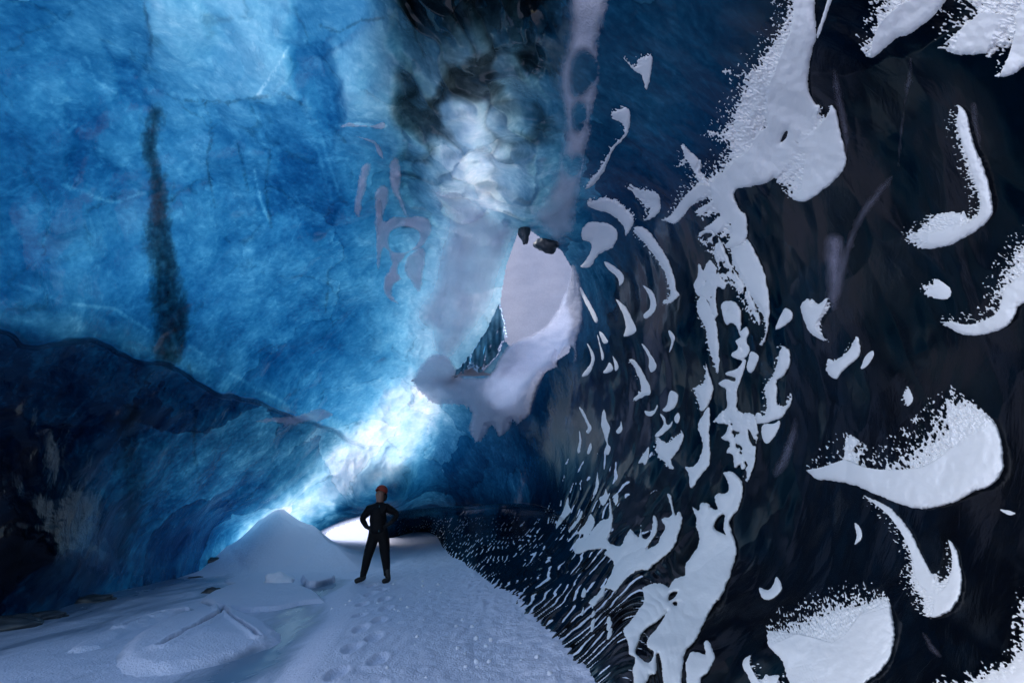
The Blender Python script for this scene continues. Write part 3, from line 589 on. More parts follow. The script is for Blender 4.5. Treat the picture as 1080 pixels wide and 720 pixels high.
BIG = 'large snow patches on the dark ice wall'
SML = 'small snow crescents on the scalloped ice'
PATCHES = [
 # label, outline, height, edge, feather, granule, group
 ('long smooth snow tongue on the dark wall, cut by the top edge of the picture', [(917,-2),(930,-25),(1012,-25),(998,0),(984,17),(961,35),(945,40),(934,50),(924,58),(916,60),(906,44),(907,20)], 6, 7, (215,48,5), 4.0, BIG),
 ('coarse granular snow patch filling the upper corner of the dark wall', [(991,8),(1000,-25),(1112,-25),(1112,52),(1080,71),(1069,78),(1054,81),(1047,70),(1040,57),(1012,58),(993,48),(986,28)], 6, 7, (200,85,5.5), 4.4, BIG),
 ('J-shaped snow patch, tall stem with a foot pointing inward', [(1009,112),(999,124),(1001,143),(1008,165),(1015,193),(1024,213),(1018,224),(1000,225),(978,229),(954,243),(951,250),(962,257),(977,262),(995,260),(1013,253),(1032,242),(1044,230),(1047,219),(1043,194),(1036,173),(1026,148),(1020,122),(1015,114)], 6, 7, (185,26,4.5), 3.2, BIG),
 ('wing-shaped snow patch running off the picture edge below the J-shaped one', [(1112,225),(1080,240),(1069,248),(1058,261),(1047,283),(1037,300),(1038,318),(1024,329),(1002,333),(993,339),(1006,348),(1021,354),(1039,352),(1058,346),(1069,335),(1073,324),(1080,320),(1112,305)], 6, 8, (210,46,5), 3.4, BIG),
 ('largest snow patch on the dark wall, shaped like a broad boot', [(850,495),(860,480),(878,463),(893,456),(913,470),(938,463),(958,446),(973,427),(987,413),(998,409),(1011,415),(1029,427),(1044,440),(1053,455),(1058,478),(1057,498),(1046,511),(1027,518),(1004,530),(973,536),(947,530),(920,519),(893,509),(864,505)], 9, 10, (235,85,5.5), 3.2, BIG),
 ('hook-shaped snow patch curling up below the largest patch', [(911,524),(923,527),(939,536),(954,552),(965,569),(974,589),(982,604),(991,603),(997,590),(997,576),(1000,569),(1008,578),(1012,595),(1015,614),(1011,630),(1003,643),(987,651),(975,647),(964,637),(953,620),(950,606),(952,592),(945,571),(934,551),(921,536)], 6, 6, (190,26,5), 3.0, BIG),
 ('rounded snow cushion with a pitted crown at the foot of the dark wall', [(810,674),(811,659),(822,644),(844,633),(866,622),(889,616),(911,614),(926,620),(937,633),(942,652),(943,674),(938,694),(927,709),(914,719),(890,750),(845,750),(833,722),(826,698),(813,684)], 9, 9, (255,62,5), 3.2, BIG),
 ('short snow lobe beside the rounded cushion at the wall foot', [(790,691),(783,700),(794,722),(806,745),(842,745),(832,722),(822,712),(806,712),(797,696)], 5, 5, (0,20,4), 3., BIG),
 ('small thick snow crescent beside the rounded cushion', [(801,619),(810,622),(816,616),(819,608),(824,616),(823,624),(814,631),(805,631),(802,626)], 3.5, 3.5, None, 3, SML),
 ('tiny thin white crescent below the largest patch', [(901,551),(907,556),(909,564),(907,570),(901,574),(904,565)], 2.2, 2.2, None, 3, SML),
 ('snow patch wrapping the bottom corner of the dark wall', [(1112,590),(1080,612),(1075,622),(1070,638),(1068,658),(1066,680),(1053,693),(1037,700),(1013,710),(988,717),(975,745),(1112,750)], 7, 9, (215,26,6), 4., BIG),
 ('plump comma-shaped snow patch between the spiky patch and the big boot-shaped one', [(873,376),(879,379),(887,374),(896,366),(899,358),(903,355),(907,362),(907,372),(901,381),(888,392),(882,399),(875,396),(871,388)], 4.5, 4.5, (250,5,2), 2.6, BIG),
 ('faint narrow frost sliver hugging the comma-shaped patch', [(921,370),(914,374),(908,388),(913,387),(920,378)], 1.2, 2., None, 3, SML),
 ('shield-shaped snow patch with a spiky lower edge', [(844,324),(850,316),(854,315),(863,320),(873,315),(875,326),(867,343),(872,359),(859,354),(850,343)], 5, 4.5, (20,7,3), 2.4, BIG),
 ('drop-shaped snow patch beside the shield-shaped one', [(828,325),(836,330),(833,339),(818,348),(822,336)], 3, 3., None, 3, SML),
 ('small fuzzy snow tuft above the largest patch', [(951,413),(958,409),(963,420),(958,428),(952,422)], 2, 3., (200,5,2.5), 2.2, SML),
 ('tiny broken snow fleck beside the hook-shaped patch', [(1055,537),(1063,538),(1071,541),(1065,543),(1058,540)], 1.6, 1.6, None, 2, SML),
 ('scatter of white grains between the J-shaped and the wing-shaped patch', [(970,300),(985,294),(1002,304),(999,315),(980,312)], 1.4, 4., (200,16,3.2), 3., SML),
 ('great snow fan sweeping down the roof, frayed along its upper side', [(829,-25),(858,-25),(859,5),(861,36),(856,56),(852,89),(857,105),(865,112),(876,111),(882,118),(886,138),(891,157),(892,172),(885,185),(867,201),(848,213),(834,207),(819,189),(811,192),(793,197),(775,200),(779,220),(788,230),(786,254),(768,262),(756,247),(742,241),(741,231),(733,222),(730,216),(718,231),(710,236),(700,231),(700,218),(711,201),(718,181),(712,168),(718,153),(731,162),(740,170),(750,155),(738,133),(750,128),(761,104),(768,82),(762,72),(780,63),(793,46),(807,24),(816,6),(812,0)], 6.5, 6, (210,50,5), 2.8, BIG),
 ('thin white snow ridge line rising from the great fan', [(861,37),(866,22),(874,-4),(878,-10),(877,0),(869,24),(863,40)], 1.6, 1.6, None, 3, SML),
 ('slender leaf-shaped snow strip below the great fan', [(772,258),(786,254),(791,256),(800,272),(807,293),(811,313),(811,337),(808,356),(804,364),(800,361),(806,350),(803,334),(793,318),(781,298),(769,273)], 5, 5, (200,6,2.5), 2.4, BIG),
 ('white crusted ridge with a round hollow at its top', [(738,246),(745,242),(753,245),(763,260),(774,285),(787,302),(800,330),(801,343),(791,337),(781,319),(773,304),(761,299),(757,287),(750,269),(743,263),(738,258)], 5, 4.5, (120,7,3), 2.2, BIG),
 ('brittle crust of broken snow beside the white ridge', [(737,278),(742,285),(748,275),(756,283),(760,292),(765,298),(764,305),(757,303),(755,315),(757,330),(753,337),(749,330),(748,318),(741,313),(735,310),(732,300),(736,290)], 3.5, 2.5, None, 2, BIG),
 ('tangled snow lacework under the brittle crust', [(762,318),(775,318),(781,328),(782,342),(780,350),(787,345),(790,352),(787,360),(791,368),(788,375),(780,379),(771,374),(779,367),(776,360),(781,355),(777,345),(771,340),(766,343),(762,330)], 3.5, 2.5, None, 2, BIG),
 ('snow hollow bowl with a forked handle in the runnel', [(765,394),(778,388),(783,381),(778,378),(786,379),(786,385),(780,404),(777,413),(777,424),(767,424),(766,411),(761,407),(758,404),(765,400),(774,402),(775,398)], 3, 2.6, None, 2, SML),
 ('small snow chip by the forked handle', [(792,371),(800,375),(798,384),(793,393),(788,390),(789,380)], 2.6, 2.2, None, 2, SML),
 ('curled snow horn topping the snowy runnel', [(822,366),(828,365),(833,371),(833,384),(827,395),(819,401),(820,413),(820,427),(828,424),(835,417),(833,428),(825,439),(817,443),(806,446),(796,446),(795,437),(803,436),(807,430),(804,412),(806,405),(811,398),(816,388),(819,376)], 4.5, 4, (190,6,3), 2.2, BIG),
 ('small hanging snow tag under the curled horn', [(806,447),(803,454),(804,462),(808,468),(814,464),(822,450),(822,443),(816,447)], 2.6, 2.5, None, 2, SML),
 ('ragged upper snow mass of the runnel, full of dark gaps', [(766,410),(777,410),(777,430),(785,435),(796,437),(798,447),(800,456),(797,470),(796,485),(793,497),(788,508),(783,500),(781,490),(775,493),(773,480),(766,477),(771,467),(760,462),(765,457),(769,448),(765,447),(752,445),(756,440),(762,432),(767,430),(768,420)], 4.5, 3, None, 2.2, BIG),
 ('broad snow-filled runnel reaching the wall foot, split by a dark gap', [(763,498),(773,498),(783,507),(783,522),(778,538),(770,547),(771,558),(776,573),(775,590),(762,627),(753,637),(744,654),(736,671),(728,681),(722,689),(720,705),(714,745),(702,745),(699,712),(697,692),(693,689),(692,710),(685,713),(672,735),(668,707),(670,694),(664,689),(663,679),(657,665),(666,653),(679,635),(678,626),(680,618),(696,615),(705,619),(708,614),(712,610),(722,606),(723,596),(731,584),(738,569),(734,555),(735,546),(730,534),(737,539),(739,530),(748,531),(749,535),(757,537),(754,525),(757,520),(765,520),(769,514),(765,503)], 6, 4.5, None, 2.6, BIG),
 ('heart-shaped snow pad at the foot of the runnel', [(723,705),(726,692),(731,687),(744,690),(742,679),(746,675),(752,685),(753,696),(746,709),(738,717),(742,740),(728,740)], 4.5, 4, None, 2.4, BIG),
 ('wide snow shelf with finger-like prongs on the rippled wall', [(643,526),(646,542),(645,557),(641,568),(646,574),(655,575),(660,566),(665,558),(670,564),(674,566),(676,551),(678,566),(684,566),(688,557),(689,543),(693,549),(692,562),(681,578),(686,578),(694,572),(698,562),(702,555),(698,547),(707,544),(709,538),(704,521),(708,524),(712,543),(716,539),(719,544),(719,552),(715,565),(710,577),(702,585),(691,594),(683,601),(670,602),(658,613),(649,622),(638,620),(637,627),(631,633),(627,638),(621,636),(623,632),(634,622),(645,604),(647,592),(638,584),(639,579),(619,580),(607,584),(605,578),(606,573),(614,566),(619,568),(625,557),(636,548),(641,546),(643,537)], 4.5, 3.4, None, 2.2, BIG),
 ('fluffy snow tuft tucked under the frayed fan, against the teal roof', [(661,195),(673,198),(688,201),(696,209),(695,224),(680,232),(681,220),(670,206)], 3.5, 4, (215,9,3), 2.2, BIG),
 ('rainbow-shaped snow arch on the teal roof', [(619,215),(627,209),(640,207),(655,213),(666,224),(669,233),(660,249),(658,238),(644,226),(628,221)], 3.6, 4, (300,5,2), 2.2, BIG),
 ('snow swirl shaped like an ear under the rainbow arch', [(615,240),(625,234),(641,236),(651,246),(646,261),(632,268),(622,281),(612,281),(620,272),(624,257),(614,252)], 3.6, 4.5, None, 2.2, BIG),
 ('tusk-shaped snow patch beside the ear-shaped swirl', [(667,244),(677,239),(690,251),(702,270),(710,288),(713,305),(716,311),(708,319),(698,320),(705,311),(702,294),(693,277),(681,261)], 3.8, 4, (150,5,2), 2.2, BIG),
 ('slim snow comma between the ear swirl and the tusk', [(637,276),(645,279),(656,288),(658,296),(653,302),(652,294),(642,284)], 2.2, 2.5, None, 2, SML),
 ('snow crescent curving like a new moon below the tusk', [(678,301),(688,307),(692,318),(690,329),(681,336),(679,332),(686,324),(684,311)], 2.6, 2.6, None, 2, SML),
 ('snow claw with a flared foot beside the new-moon crescent', [(650,316),(660,324),(667,337),(671,347),(669,351),(658,355),(660,345),(657,331)], 2.8, 2.8, None, 2, SML),
 ('thin snow trickle beside the roof hole', [(612,303),(621,318),(630,335),(628,340),(622,329),(614,312)], 1.6, 1.6, None, 2, SML),
 ('short white drip beneath the thin trickle', [(632,349),(637,353),(641,360),(637,362),(633,355)], 1.4, 1.4, None, 2, SML),
 ('looped snow drip with a blunt foot under the roof hole', [(619,362),(625,370),(627,379),(623,392),(616,397),(614,395),(621,386),(624,377)], 1.6, 1.5, None, 2, SML),
 ('small triangular snow cap under the hole', [(643,382),(647,388),(643,393),(636,393),(640,387)], 1.8, 1.8, None, 2, SML),
 ('tiny bent snow spur next to the triangular cap', [(646,375),(651,382),(652,388),(649,391),(648,384)], 1.2, 1.2, None, 2, SML),
 ('long thin snow thread above the triangular cap', [(630,353),(634,365),(637,375),(635,380),(633,369)], 1.1, 1.1, None, 2, SML),
 ('sock-shaped snow drip in the middle of the scallops', [(663,380),(669,380),(676,389),(682,400),(686,409),(685,416),(676,419),(670,423),(668,421),(675,413),(674,403),(668,388)], 3, 3, (140,3,1.5), 2, SML),
 ('pod-shaped snow drip above the sock-shaped one', [(677,363),(682,367),(690,380),(692,387),(687,393),(684,387),(684,377)], 2.4, 2.4, None, 2, SML),
 ('thin snow sickle above a dark blue streak', [(705,349),(709,351),(712,358),(706,371),(708,361)], 1.8, 1.8, None, 2, SML),
 ('tall straight snow icicle shape beside the runnel crust', [(733,318),(741,312),(748,322),(754,335),(757,349),(758,371),(758,392),(755,394),(751,382),(745,362),(742,346),(735,332)], 3.4, 3.5, (185,5,2.5), 2.2, BIG),
 ('bottle-shaped snow patch under the straight icicle shape', [(744,382),(747,392),(752,406),(751,418),(747,427),(740,433),(734,424),(731,412),(731,408),(740,402),(743,390)], 3.4, 3.5, (215,6,2.5), 2.2, BIG),
 ('long snow ribbon hanging below the bottle-shaped patch', [(744,433),(748,430),(749,442),(748,462),(749,480),(747,491),(735,507),(730,514),(727,509),(726,498),(723,492),(731,492),(738,482),(741,470),(739,458),(736,451),(739,441)], 3.2, 3.2, None, 2.2, BIG),
 ('thick snow wedge under two white arcs', [(692,461),(702,466),(715,457),(719,455),(721,460),(717,472),(708,484),(710,493),(706,493),(699,486),(691,477)], 3.4, 3.2, (200,4,1.5), 2, BIG),
 ('double white arc above the thick snow wedge', [(696,436),(701,440),(703,447),(707,447),(710,441),(708,449),(702,455),(693,461),(691,458),(698,451),(700,445)], 1.8, 1.7, None, 2, SML),
 ('smile-shaped snow arc under the sock-shaped drip', [(680,433),(684,434),(690,432),(693,427),(693,431),(688,438),(682,438)], 1.6, 1.6, None, 2, SML),
 ('bean-shaped snow bit beside the smile-shaped arc', [(706,414),(710,412),(715,416),(714,424),(710,431),(703,434),(699,432),(703,427)], 2.4, 2.4, None, 2, SML),
 ('small oval snow dot beside the bean-shaped bit', [(711,441),(715,435),(717,440),(715,446),(712,445)], 1.6, 1.6, None, 2, SML),
 ('forked snow tag over a dark blue patch of ice', [(684,471),(684,479),(682,488),(679,490),(678,488),(673,488),(678,480)], 1.7, 1.7, None, 2, SML),
 ('curved snow thread with a round tip on the rippled wall', [(611,429),(617,436),(620,444),(624,451),(621,457),(618,455),(620,450),(615,439)], 1.4, 1.4, None, 2, SML),
 ('knotted snow string of three beads', [(637,431),(640,444),(643,451),(641,462),(641,468),(644,472),(642,479),(638,479),(638,473),(640,468),(638,462),(636,455),(634,445)], 1.6, 1.6, None, 2, SML),
 ('tadpole-shaped snow fleck beside the knotted string', [(655,444),(656,453),(652,457),(650,454),(654,449)], 1.4, 1.4, None, 2, SML),
 ('small snow fleck below the curved thread', [(623,467),(624,473),(621,479),(619,476)], 1.2, 1.2, None, 2, SML),
 ('faint twin snow streak beside the curved thread', [(611,454),(613,464),(611,477),(609,475),(611,464)], 1.1, 1.1, None, 2, SML),
 ('needle-thin snow line ending in a hook', [(630,497),(631,509),(629,520),(625,521),(628,513)], 1.2, 1.2, None, 2, SML),
 ('three-pointed snow flake shape on the rippled wall', [(632,525),(637,521),(639,515),(641,522),(643,519),(642,525),(637,533),(634,531)], 1.6, 1.6, None, 2, SML),
 ('single snow tooth beside the three-pointed flake', [(647,527),(651,519),(652,528),(649,533)], 1.4, 1.4, None, 2, SML),
 ('narrow snow drip hanging from the wide shelf', [(624,638),(627,642),(627,655),(625,666),(623,663),(624,648)], 1.2, 1.2, None, 2, SML),
 ('pointed snow spike at the foot of the rippled wall', [(641,648),(645,656),(645,668),(641,674),(640,662)], 1.5, 1.5, None, 2, SML),
 ('small snow seed between dark ripples', [(616,619),(618,624),(616,629),(613,628)], 1.3, 1.3, None, 2, SML),
 ('hair-thin snow line under the small seed', [(615,635),(616,640),(614,652),(613,652),(614,642)], 1.0, 1.0, None, 2, SML),
 ('slanted leaf of snow among the ripples', [(599,524),(600,533),(602,538),(596,546),(588,556),(586,558),(588,549),(594,538)], 1.6, 1.6, None, 2, SML),
 ('snow blade beside the slanted leaf', [(614,538),(614,546),(606,556),(599,563),(601,557),(608,548)], 1.6, 1.6, None, 2, SML),
 ('bent snow limb reaching toward the wide shelf', [(623,542),(627,551),(620,566),(613,570),(615,563),(607,563),(617,553)], 1.8, 1.8, None, 2, SML),
 ('snow hook running down beside the frosted roof streak', [(644,117),(658,113),(664,118),(664,135),(658,146),(647,157),(640,174),(634,185),(625,196),(617,199),(620,190),(632,176),(638,164),(646,152),(657,140),(655,130),(645,124)], 2.6, 3, (200,5,2), 2., BIG),
 ('small torn snow wing on the teal roof', [(658,61),(669,68),(673,59),(686,57),(687,72),(682,95),(677,80),(668,74)], 2.4, 3, (250,7,2.5), 2., BIG),
 ('snow apron spilling from the lower lip of the roof hole', [(604,278),(611,292),(615,328),(613,346),(608,362),(608,379),(599,390),(590,390),(575,397),(565,415),(559,438),(552,446),(546,451),(541,446),(536,456),(527,463),(518,452),(514,458),(503,469),(493,455),(496,437),(485,429),(460,429),(446,420),(434,404),(440,388),(455,372),(473,375),(486,394),(497,396),(515,395),(531,368),(543,359),(560,352),(578,340),(593,314),(600,294)], 9, 8, (100,9,3), 2.4, BIG),
]
CRUMBLE = {'brittle crust of broken snow beside the white ridge': 5, 'tangled snow lacework under the brittle crust': 5, 'ragged upper snow mass of the runnel, full of dark gaps': 6,
           'white crusted ridge with a round hollow at its top': 9}
HOLES = {
 'white crusted ridge with a round hollow at its top': [[(740,250),(744,246),(750,246),(751,249),(745,252)]],
 'broad snow-filled runnel reaching the wall foot, split by a dark gap': [[(704,644),(696,653),(679,665),(673,679),(671,689),(684,699),(690,687),(683,682),(684,672),(693,662),(700,651)],
    [(753,557),(756,547),(762,542),(765,544),(763,557),(766,564),(762,562)],[(705,630),(708,625),(714,624),(712,629),(706,633)],[(710,635),(714,635),(714,638),(711,638)],[(692,690),(696,691),(697,706),(693,712)]],
 'great snow fan sweeping down the roof, frayed along its upper side': [[(823,149),(828,139),(831,139),(829,146),(825,150)]],
 'snow apron spilling from the lower lip of the roof hole': [[(590,384),(594,370),(601,366),(606,372),(603,384),(596,390)]],
 'ragged upper snow mass of the runnel, full of dark gaps': [[(789,452),(793,458),(797,468),(794,470),(790,462)],[(755,449),(762,452),(764,458),(757,456)]],
 'curled snow horn topping the snowy runnel': [],
}
WAVES = {'great snow fan sweeping down the roof, frayed along its upper side': .55, 'snow apron spilling from the lower lip of the roof hole': .0}
for lab, poly, H, ed, fe, gr, grp in PATCHES:
    patch('snow_patch', lab, 'snow patch', poly, H, ed, fe, gr, M_LIP if 'snow apron' in lab else None, HOLES.get(lab, ()), grp, crumble=CRUMBLE.get(lab, 0), wave=WAVES.get(lab, 0), rag=.9 if grp is BIG else .45)

FRG = 'frost films on the ice round the roof hole'
FROST = [
 ('long lilac frost streak down the roof with two dark eyes', [(603,-25),(600,20),(598,40),(590,70),(588,93),(595,126),(593,140),(590,162),(583,185),(571,209),(562,226),(572,246),(590,262),(597,250),(607,246),(612,216),(616,198),(621,164),(626,142),(625,130),(632,104),(634,80),(633,55),(638,28),(646,0),(650,-25)], 2.4, 9, (0,10,2), [[(608,66),(616,58),(626,66),(628,78),(620,88),(608,98),(605,84)],[(607,120),(611,112),(614,122),(609,134)],[(596,168),(604,174),(610,170),(606,180),(600,178)]]),
 ('pale lilac frost curtain beside the roof hole', [(452,200),(470,196),(490,200),(510,214),(530,228),(547,241),(538,268),(528,300),(524,318),(512,338),(500,354),(484,374),(470,384),(455,372),(452,352),(441,344),(436,330),(441,316),(452,304),(458,280),(462,258),(470,236),(462,220)], 3.0, 10, None, []),
 ('drooping frost lobe like a bear paw beside the curtain', [(443,260),(450,268),(447,288),(446,303),(440,308),(430,294),(425,281),(431,269)], 3, 5, None, []),
 ('frost ring round a dark ice pocket', [(395,214),(402,209),(405,232),(413,229),(424,228),(447,228),(456,238),(452,252),(444,262),(430,268),(420,284),(424,294),(416,300),(414,310),(423,322),(412,318),(405,310),(404,294),(412,278),(405,262),(399,286),(396,262),(397,236)], 3, 4, None, [[(412,246),(422,240),(436,242),(442,250),(434,262),(420,266),(411,260)]]),
 ('lilac frost finger on the blue wall', [(381,176),(391,172),(391,181),(384,207),(380,229),(373,223),(375,203)], 2, 5, None, []),
 ('bent frost finger next to the frost ring', [(397,198),(408,196),(411,207),(402,237),(401,258),(396,250),(395,221)], 2, 5, None, []),
 ('frost drip with a thin tail at the edge of the clear ice column', [(410,176),(418,165),(424,178),(423,203),(428,217),(432,231),(426,227),(420,213),(411,198)], 2, 5, None, []),
 ('horizontal lilac frost brow high on the blue wall', [(358,135),(368,129),(376,132),(392,132),(405,129),(405,136),(398,137),(388,134),(370,134)], 1.6, 3, None, []),
 ('frost sickle under the lilac brow', [(376,144),(392,147),(398,149),(406,167),(400,166),(394,154),(387,149)], 1.6, 3, None, []),
 ('thin frost smear low on the blue wall', [(268,445),(290,439),(315,437),(335,430),(353,436),(340,444),(316,447),(292,454),(299,447)], 1.4, 4, None, []),
]
for lab, poly, H, ed, fe, ho in FROST:
    patch('frost_film', lab, 'frost', poly, H*1.3, ed*(1.1 if H >= 2.4 and ed >= 9 else .5), fe, 2.6, M_FROST, ho, FRG, rag=1.2, wave=.9 if 'curtain beside' in lab else 0)
VG = 'faint frost veils on the dark wall'
for lab, poly in (
 ('faint upright frost veil hugging the edge of the great fan', [(878,74),(884,78),(887,95),(892,115),(896,140),(894,165),(888,172),(889,150),(884,122),(879,100)]),
 ('pale slanting frost veil like a folded ribbon', [(941,184),(938,196),(924,214),(912,232),(902,252),(894,285),(884,318),(877,330),(874,310),(882,284),(892,256),(904,226),(922,202)]),
 ('wide dim frost veil above the shield-shaped patch', [(870,248),(886,246),(892,262),(890,290),(886,314),(880,330),(872,316),(870,290),(868,268)]),
 ('slim frost veil beside the stem of the J-shaped patch', [(1024,112),(1029,108),(1032,128),(1035,158),(1030,150),(1026,132)]),
 ('dusky frost veil beside the snowy runnel', [(838,440),(842,455),(836,478),(828,496),(818,503),(815,496),(824,476),(832,456)]),
 ('thin frost veil under the arm of the hook-shaped patch', [(972,664),(980,672),(990,686),(992,692),(984,690),(976,678)]),
 ('thread-like frost veil running from the roof edge to the wide veil', [(961,60),(963,74),(958,100),(953,130),(949,170),(947,171),(949,134),(954,98),(958,72)])):
    patch('frost_veil', lab, 'frost', poly, 1.2, 9, None, 3, M_VEIL, (), VG, rag=1.5)
patch('ice_fin', 'teal glassy ice fin standing under the roof hole', 'ice fin', [(528,322),(535,350),(533,362),(524,378),(510,392),(502,398),(497,391),(488,396),(478,405),(468,403),(485,385),(500,366),(514,344),(522,326)], 8, 8, None, 3, M_ICE, icy=(.75, .75), wave=3.)


# ------------------------------------------------------------------ broken ice and clods on the floor
def plain(name, base, rough=.7, spec=.3, noise=0., scale=20):
    m, nt = nodes(name); b = NB(nt)
    p = b.n('ShaderNodeBsdfPrincipled'); p.inputs['Roughness'].default_value = rough; p.inputs['Specular IOR Level'].default_value = spec
    p.inputs['Base Color'].default_value = (*base, 1)
    if noise:
        co = b.n('ShaderNodeTexCoord').outputs['Object']; f = b.noise(co, scale, 4)
        mx = b.n('ShaderNodeMix', data_type='RGBA'); b.l(f, mx.inputs['Factor'])
        mx.inputs['A'].default_value = (*[c*(1 - noise) for c in base], 1); mx.inputs['B'].default_value = (*[min(1, c*(1 + noise)) for c in base], 1)
        b.l(mx.outputs['Result'], p.inputs['Base Color'])
        bp = b.n('ShaderNodeBump'); bp.inputs['Strength'].default_value = .4; bp.inputs['Distance'].default_value = .01; b.l(f, bp.inputs['Height']); b.l(bp.outputs[0], p.inputs['Normal'])
    out = b.n('ShaderNodeOutputMaterial'); b.l(p.outputs[0], out.inputs['Surface']); return m
M_SILTICE_SHADOW = plain('silty_ice_and_shadow', (.035, .045, .055), .35, .4, .6, 9)  # dark ice; also colours the chunks that stand in for shadow
M_CLOD = plain('snow_clod_white', (.82, .82, .88), .8, .2, .08, 30)
def on_floor(px, py):
    d = px_dir(px, py); t = floor_hit(px, py); return CAM + d*t
def slab(name, label, cat, poly, thick, dome, edge=.05, cracks=(), tilt=(0, 0), bare=.75, rag=.03, group=None):
    P = np.array([on_floor(*p)[:2] for p in catmull(poly, 2)])
    lo, hi = P.min(0) - .1, P.max(0) + .1; s = max(.010, math.sqrt(np.prod(hi - lo)/60000.))
    xs = np.arange(lo[0], hi[0], s); ys = np.arange(lo[1], hi[1], s); X, Y = np.meshgrid(xs, ys)
    sd = sdf(X, Y, P) + rag*(perlin(X*2.5, Y*2.5, 0*X + lo[0]) + .6*perlin(X*8, Y*8, 0*X + lo[1]))
    c = P.mean(0); base = floor_height(np.array([c[0]]), np.array([c[1]]))[0]
    flo = floor_height(X, Y); big = np.abs(sd).max()
    top = .6*flo + .4*base + thick + dome*np.sqrt(np.clip(sd/sd.max(), 0, 1)) + tilt[0]*(X - c[0]) + tilt[1]*(Y - c[1]) + .006*perlin(X*4, Y*4, 0*X)
    z = np.where(sd > 0, flo - .02 + (top - flo + .02)*smooth(0, edge, sd), flo - .06)
    ic = bare*smooth(edge*1.3, edge*.3, sd)*(.5 + .5*perlin(X*1.3, Y*1.3, 0*X + 9)); crack_shade = 0*X
    for k, (line, w) in enumerate(cracks):
        L = np.array([on_floor(*p)[:2] for p in line]); dist = seg_dist(X, Y, L, False) + .02*perlin(X*6, Y*6, 0*X + 5 + k) + .012*perlin(X*20, Y*20, 0*X)
        z = z - (thick + .10)*smooth(w, w*.25, dist) + .03*np.exp(-((dist - w*1.5)/(w))**2); crack_shade = np.maximum(crack_shade, smooth(w*.75, w*.35, dist))  # groove shade put into the colour along each crack
    kq = sd > -.04; kq = kq[:-1, :-1] & kq[1:, 1:]
    o = link(name, grid_mesh(name, np.stack([X, Y, z], -1).reshape(-1, 3), len(xs), len(ys), M_FLOOR, kq, {'bare_ice': ic.ravel(), 'crack_shade': crack_shade.ravel()}))
    return tag(o, label, cat, group)
SLG = 'broken ice slabs on the frozen pool'
slab('ice_slab', 'broad snow-dusted ice slab split by a Y-shaped crack', 'ice slab', [(110,704),(126,678),(165,656),(205,646),(236,641),(262,647),(304,668),(290,684),(246,699),(196,711),(140,716)], .02, .13, .22, [([(231,642),(233,655),(212,670),(168,693)], .05), ([(233,655),(250,667),(270,681)], .032)], group=SLG)
slab('ice_slab', 'flat layered ice slab between the cracked slab and the drift', 'ice slab', [(206,634),(238,619),(290,612),(328,621),(346,634),(318,639),(282,646),(240,645)], .04, .06, .14, group=SLG)
slab('ice_slab', 'thin ice slab lying against the foot of the snow drift', 'ice slab', [(232,613),(262,604),(300,603),(316,611),(290,618),(252,619)], .03, .04, .12, group=SLG)
slab('ice_slab', 'low ice slab with a curved dark seam near the blue wall', 'ice slab', [(60,690),(100,668),(135,655),(190,640),(212,643),(190,650),(150,664),(112,684)], .01, .04, .15, [([(126,665),(150,655),(172,650),(196,646)], .04)], group=SLG)
slab('ice_slab', 'wedge of grey ice beside the snow path with one dark side', 'ice slab', [(316,612),(334,609),(354,612),(342,618),(324,620)], .10, .04, .05, bare=1.2, group=SLG)
def chunk(name, label, cat, px, py, size, seed, mat, rot=0., group=None, sink=.3, sub=4):
    bm = bmesh.new(); bmesh.ops.create_icosphere(bm, subdivisions=sub, radius=1)
    V = np.array([v.co for v in bm.verts]); w, _ = worley(V[:, 0]*1.3 + seed, V[:, 1]*1.3, V[:, 2]*1.3)
    rr = 1 - .38*w + .12*fbm(V[:, 0]*2 + seed, V[:, 1]*2, V[:, 2]*2, 3)
    for v, r_ in zip(bm.verts, rr): v.co *= float(r_)
    bmesh.ops.scale(bm, vec=size, verts=bm.verts)
    me = bpy.data.meshes.new(name); bm.to_mesh(me); bm.free(); me.materials.append(mat)
    for p in me.polygons: p.use_smooth = True
    o = link(name, me); c = on_floor(px, py); o.location = (c[0], c[1], c[2] + size[2]*(1 - 2*sink)*.6); o.rotation_euler = (0, 0, rot)
    return tag(o, label, cat, group)
chunk('ice_chunk', 'snow-covered ice chunk like a little pyramid on the slabs', 'ice chunk', 292, 618, (.34, .25, .24), 3.1, M_CLOD, .4)
DRK = 'dark ice chunks along the foot of the blue wall'  # wall-foot pieces stand in for the shadow gap; shards and flakes are ice
for px, py, sz, rot, lab in (
    (10, 662, (.42, .22, .16), .5, 'dark chunk standing in for shadow in the corner under the blue wall'),
    (44, 652, (.34, .16, .10), .45, 'long dark shadow stand-in next in line from the corner'),
    (96, 634, (.36, .15, .10), .6, 'dark shadow stand-in under the lowest bulge of the blue wall'),
    (160, 612, (.30, .08, .06), .3, 'thin dark shadow sliver where the blue wall steps back'),
    (222, 592, (.32, .10, .09), .5, 'black shadow wedge between the blue wall and the drift'),
    (224, 625, (.20, .05, .09), .35, 'small upright dark shard behind the cracked slab'),
    (248, 611, (.20, .04, .03), .1, 'thin dark flake frozen into the snow before the drift'),
    (206, 609, (.18, .04, .03), .5, 'tiny dark flake near the black shadow wedge')):
    chunk('ice_chunk', lab, 'ice chunk', px, py, sz, px*.37, M_SILTICE_SHADOW, rot, DRK, .35)
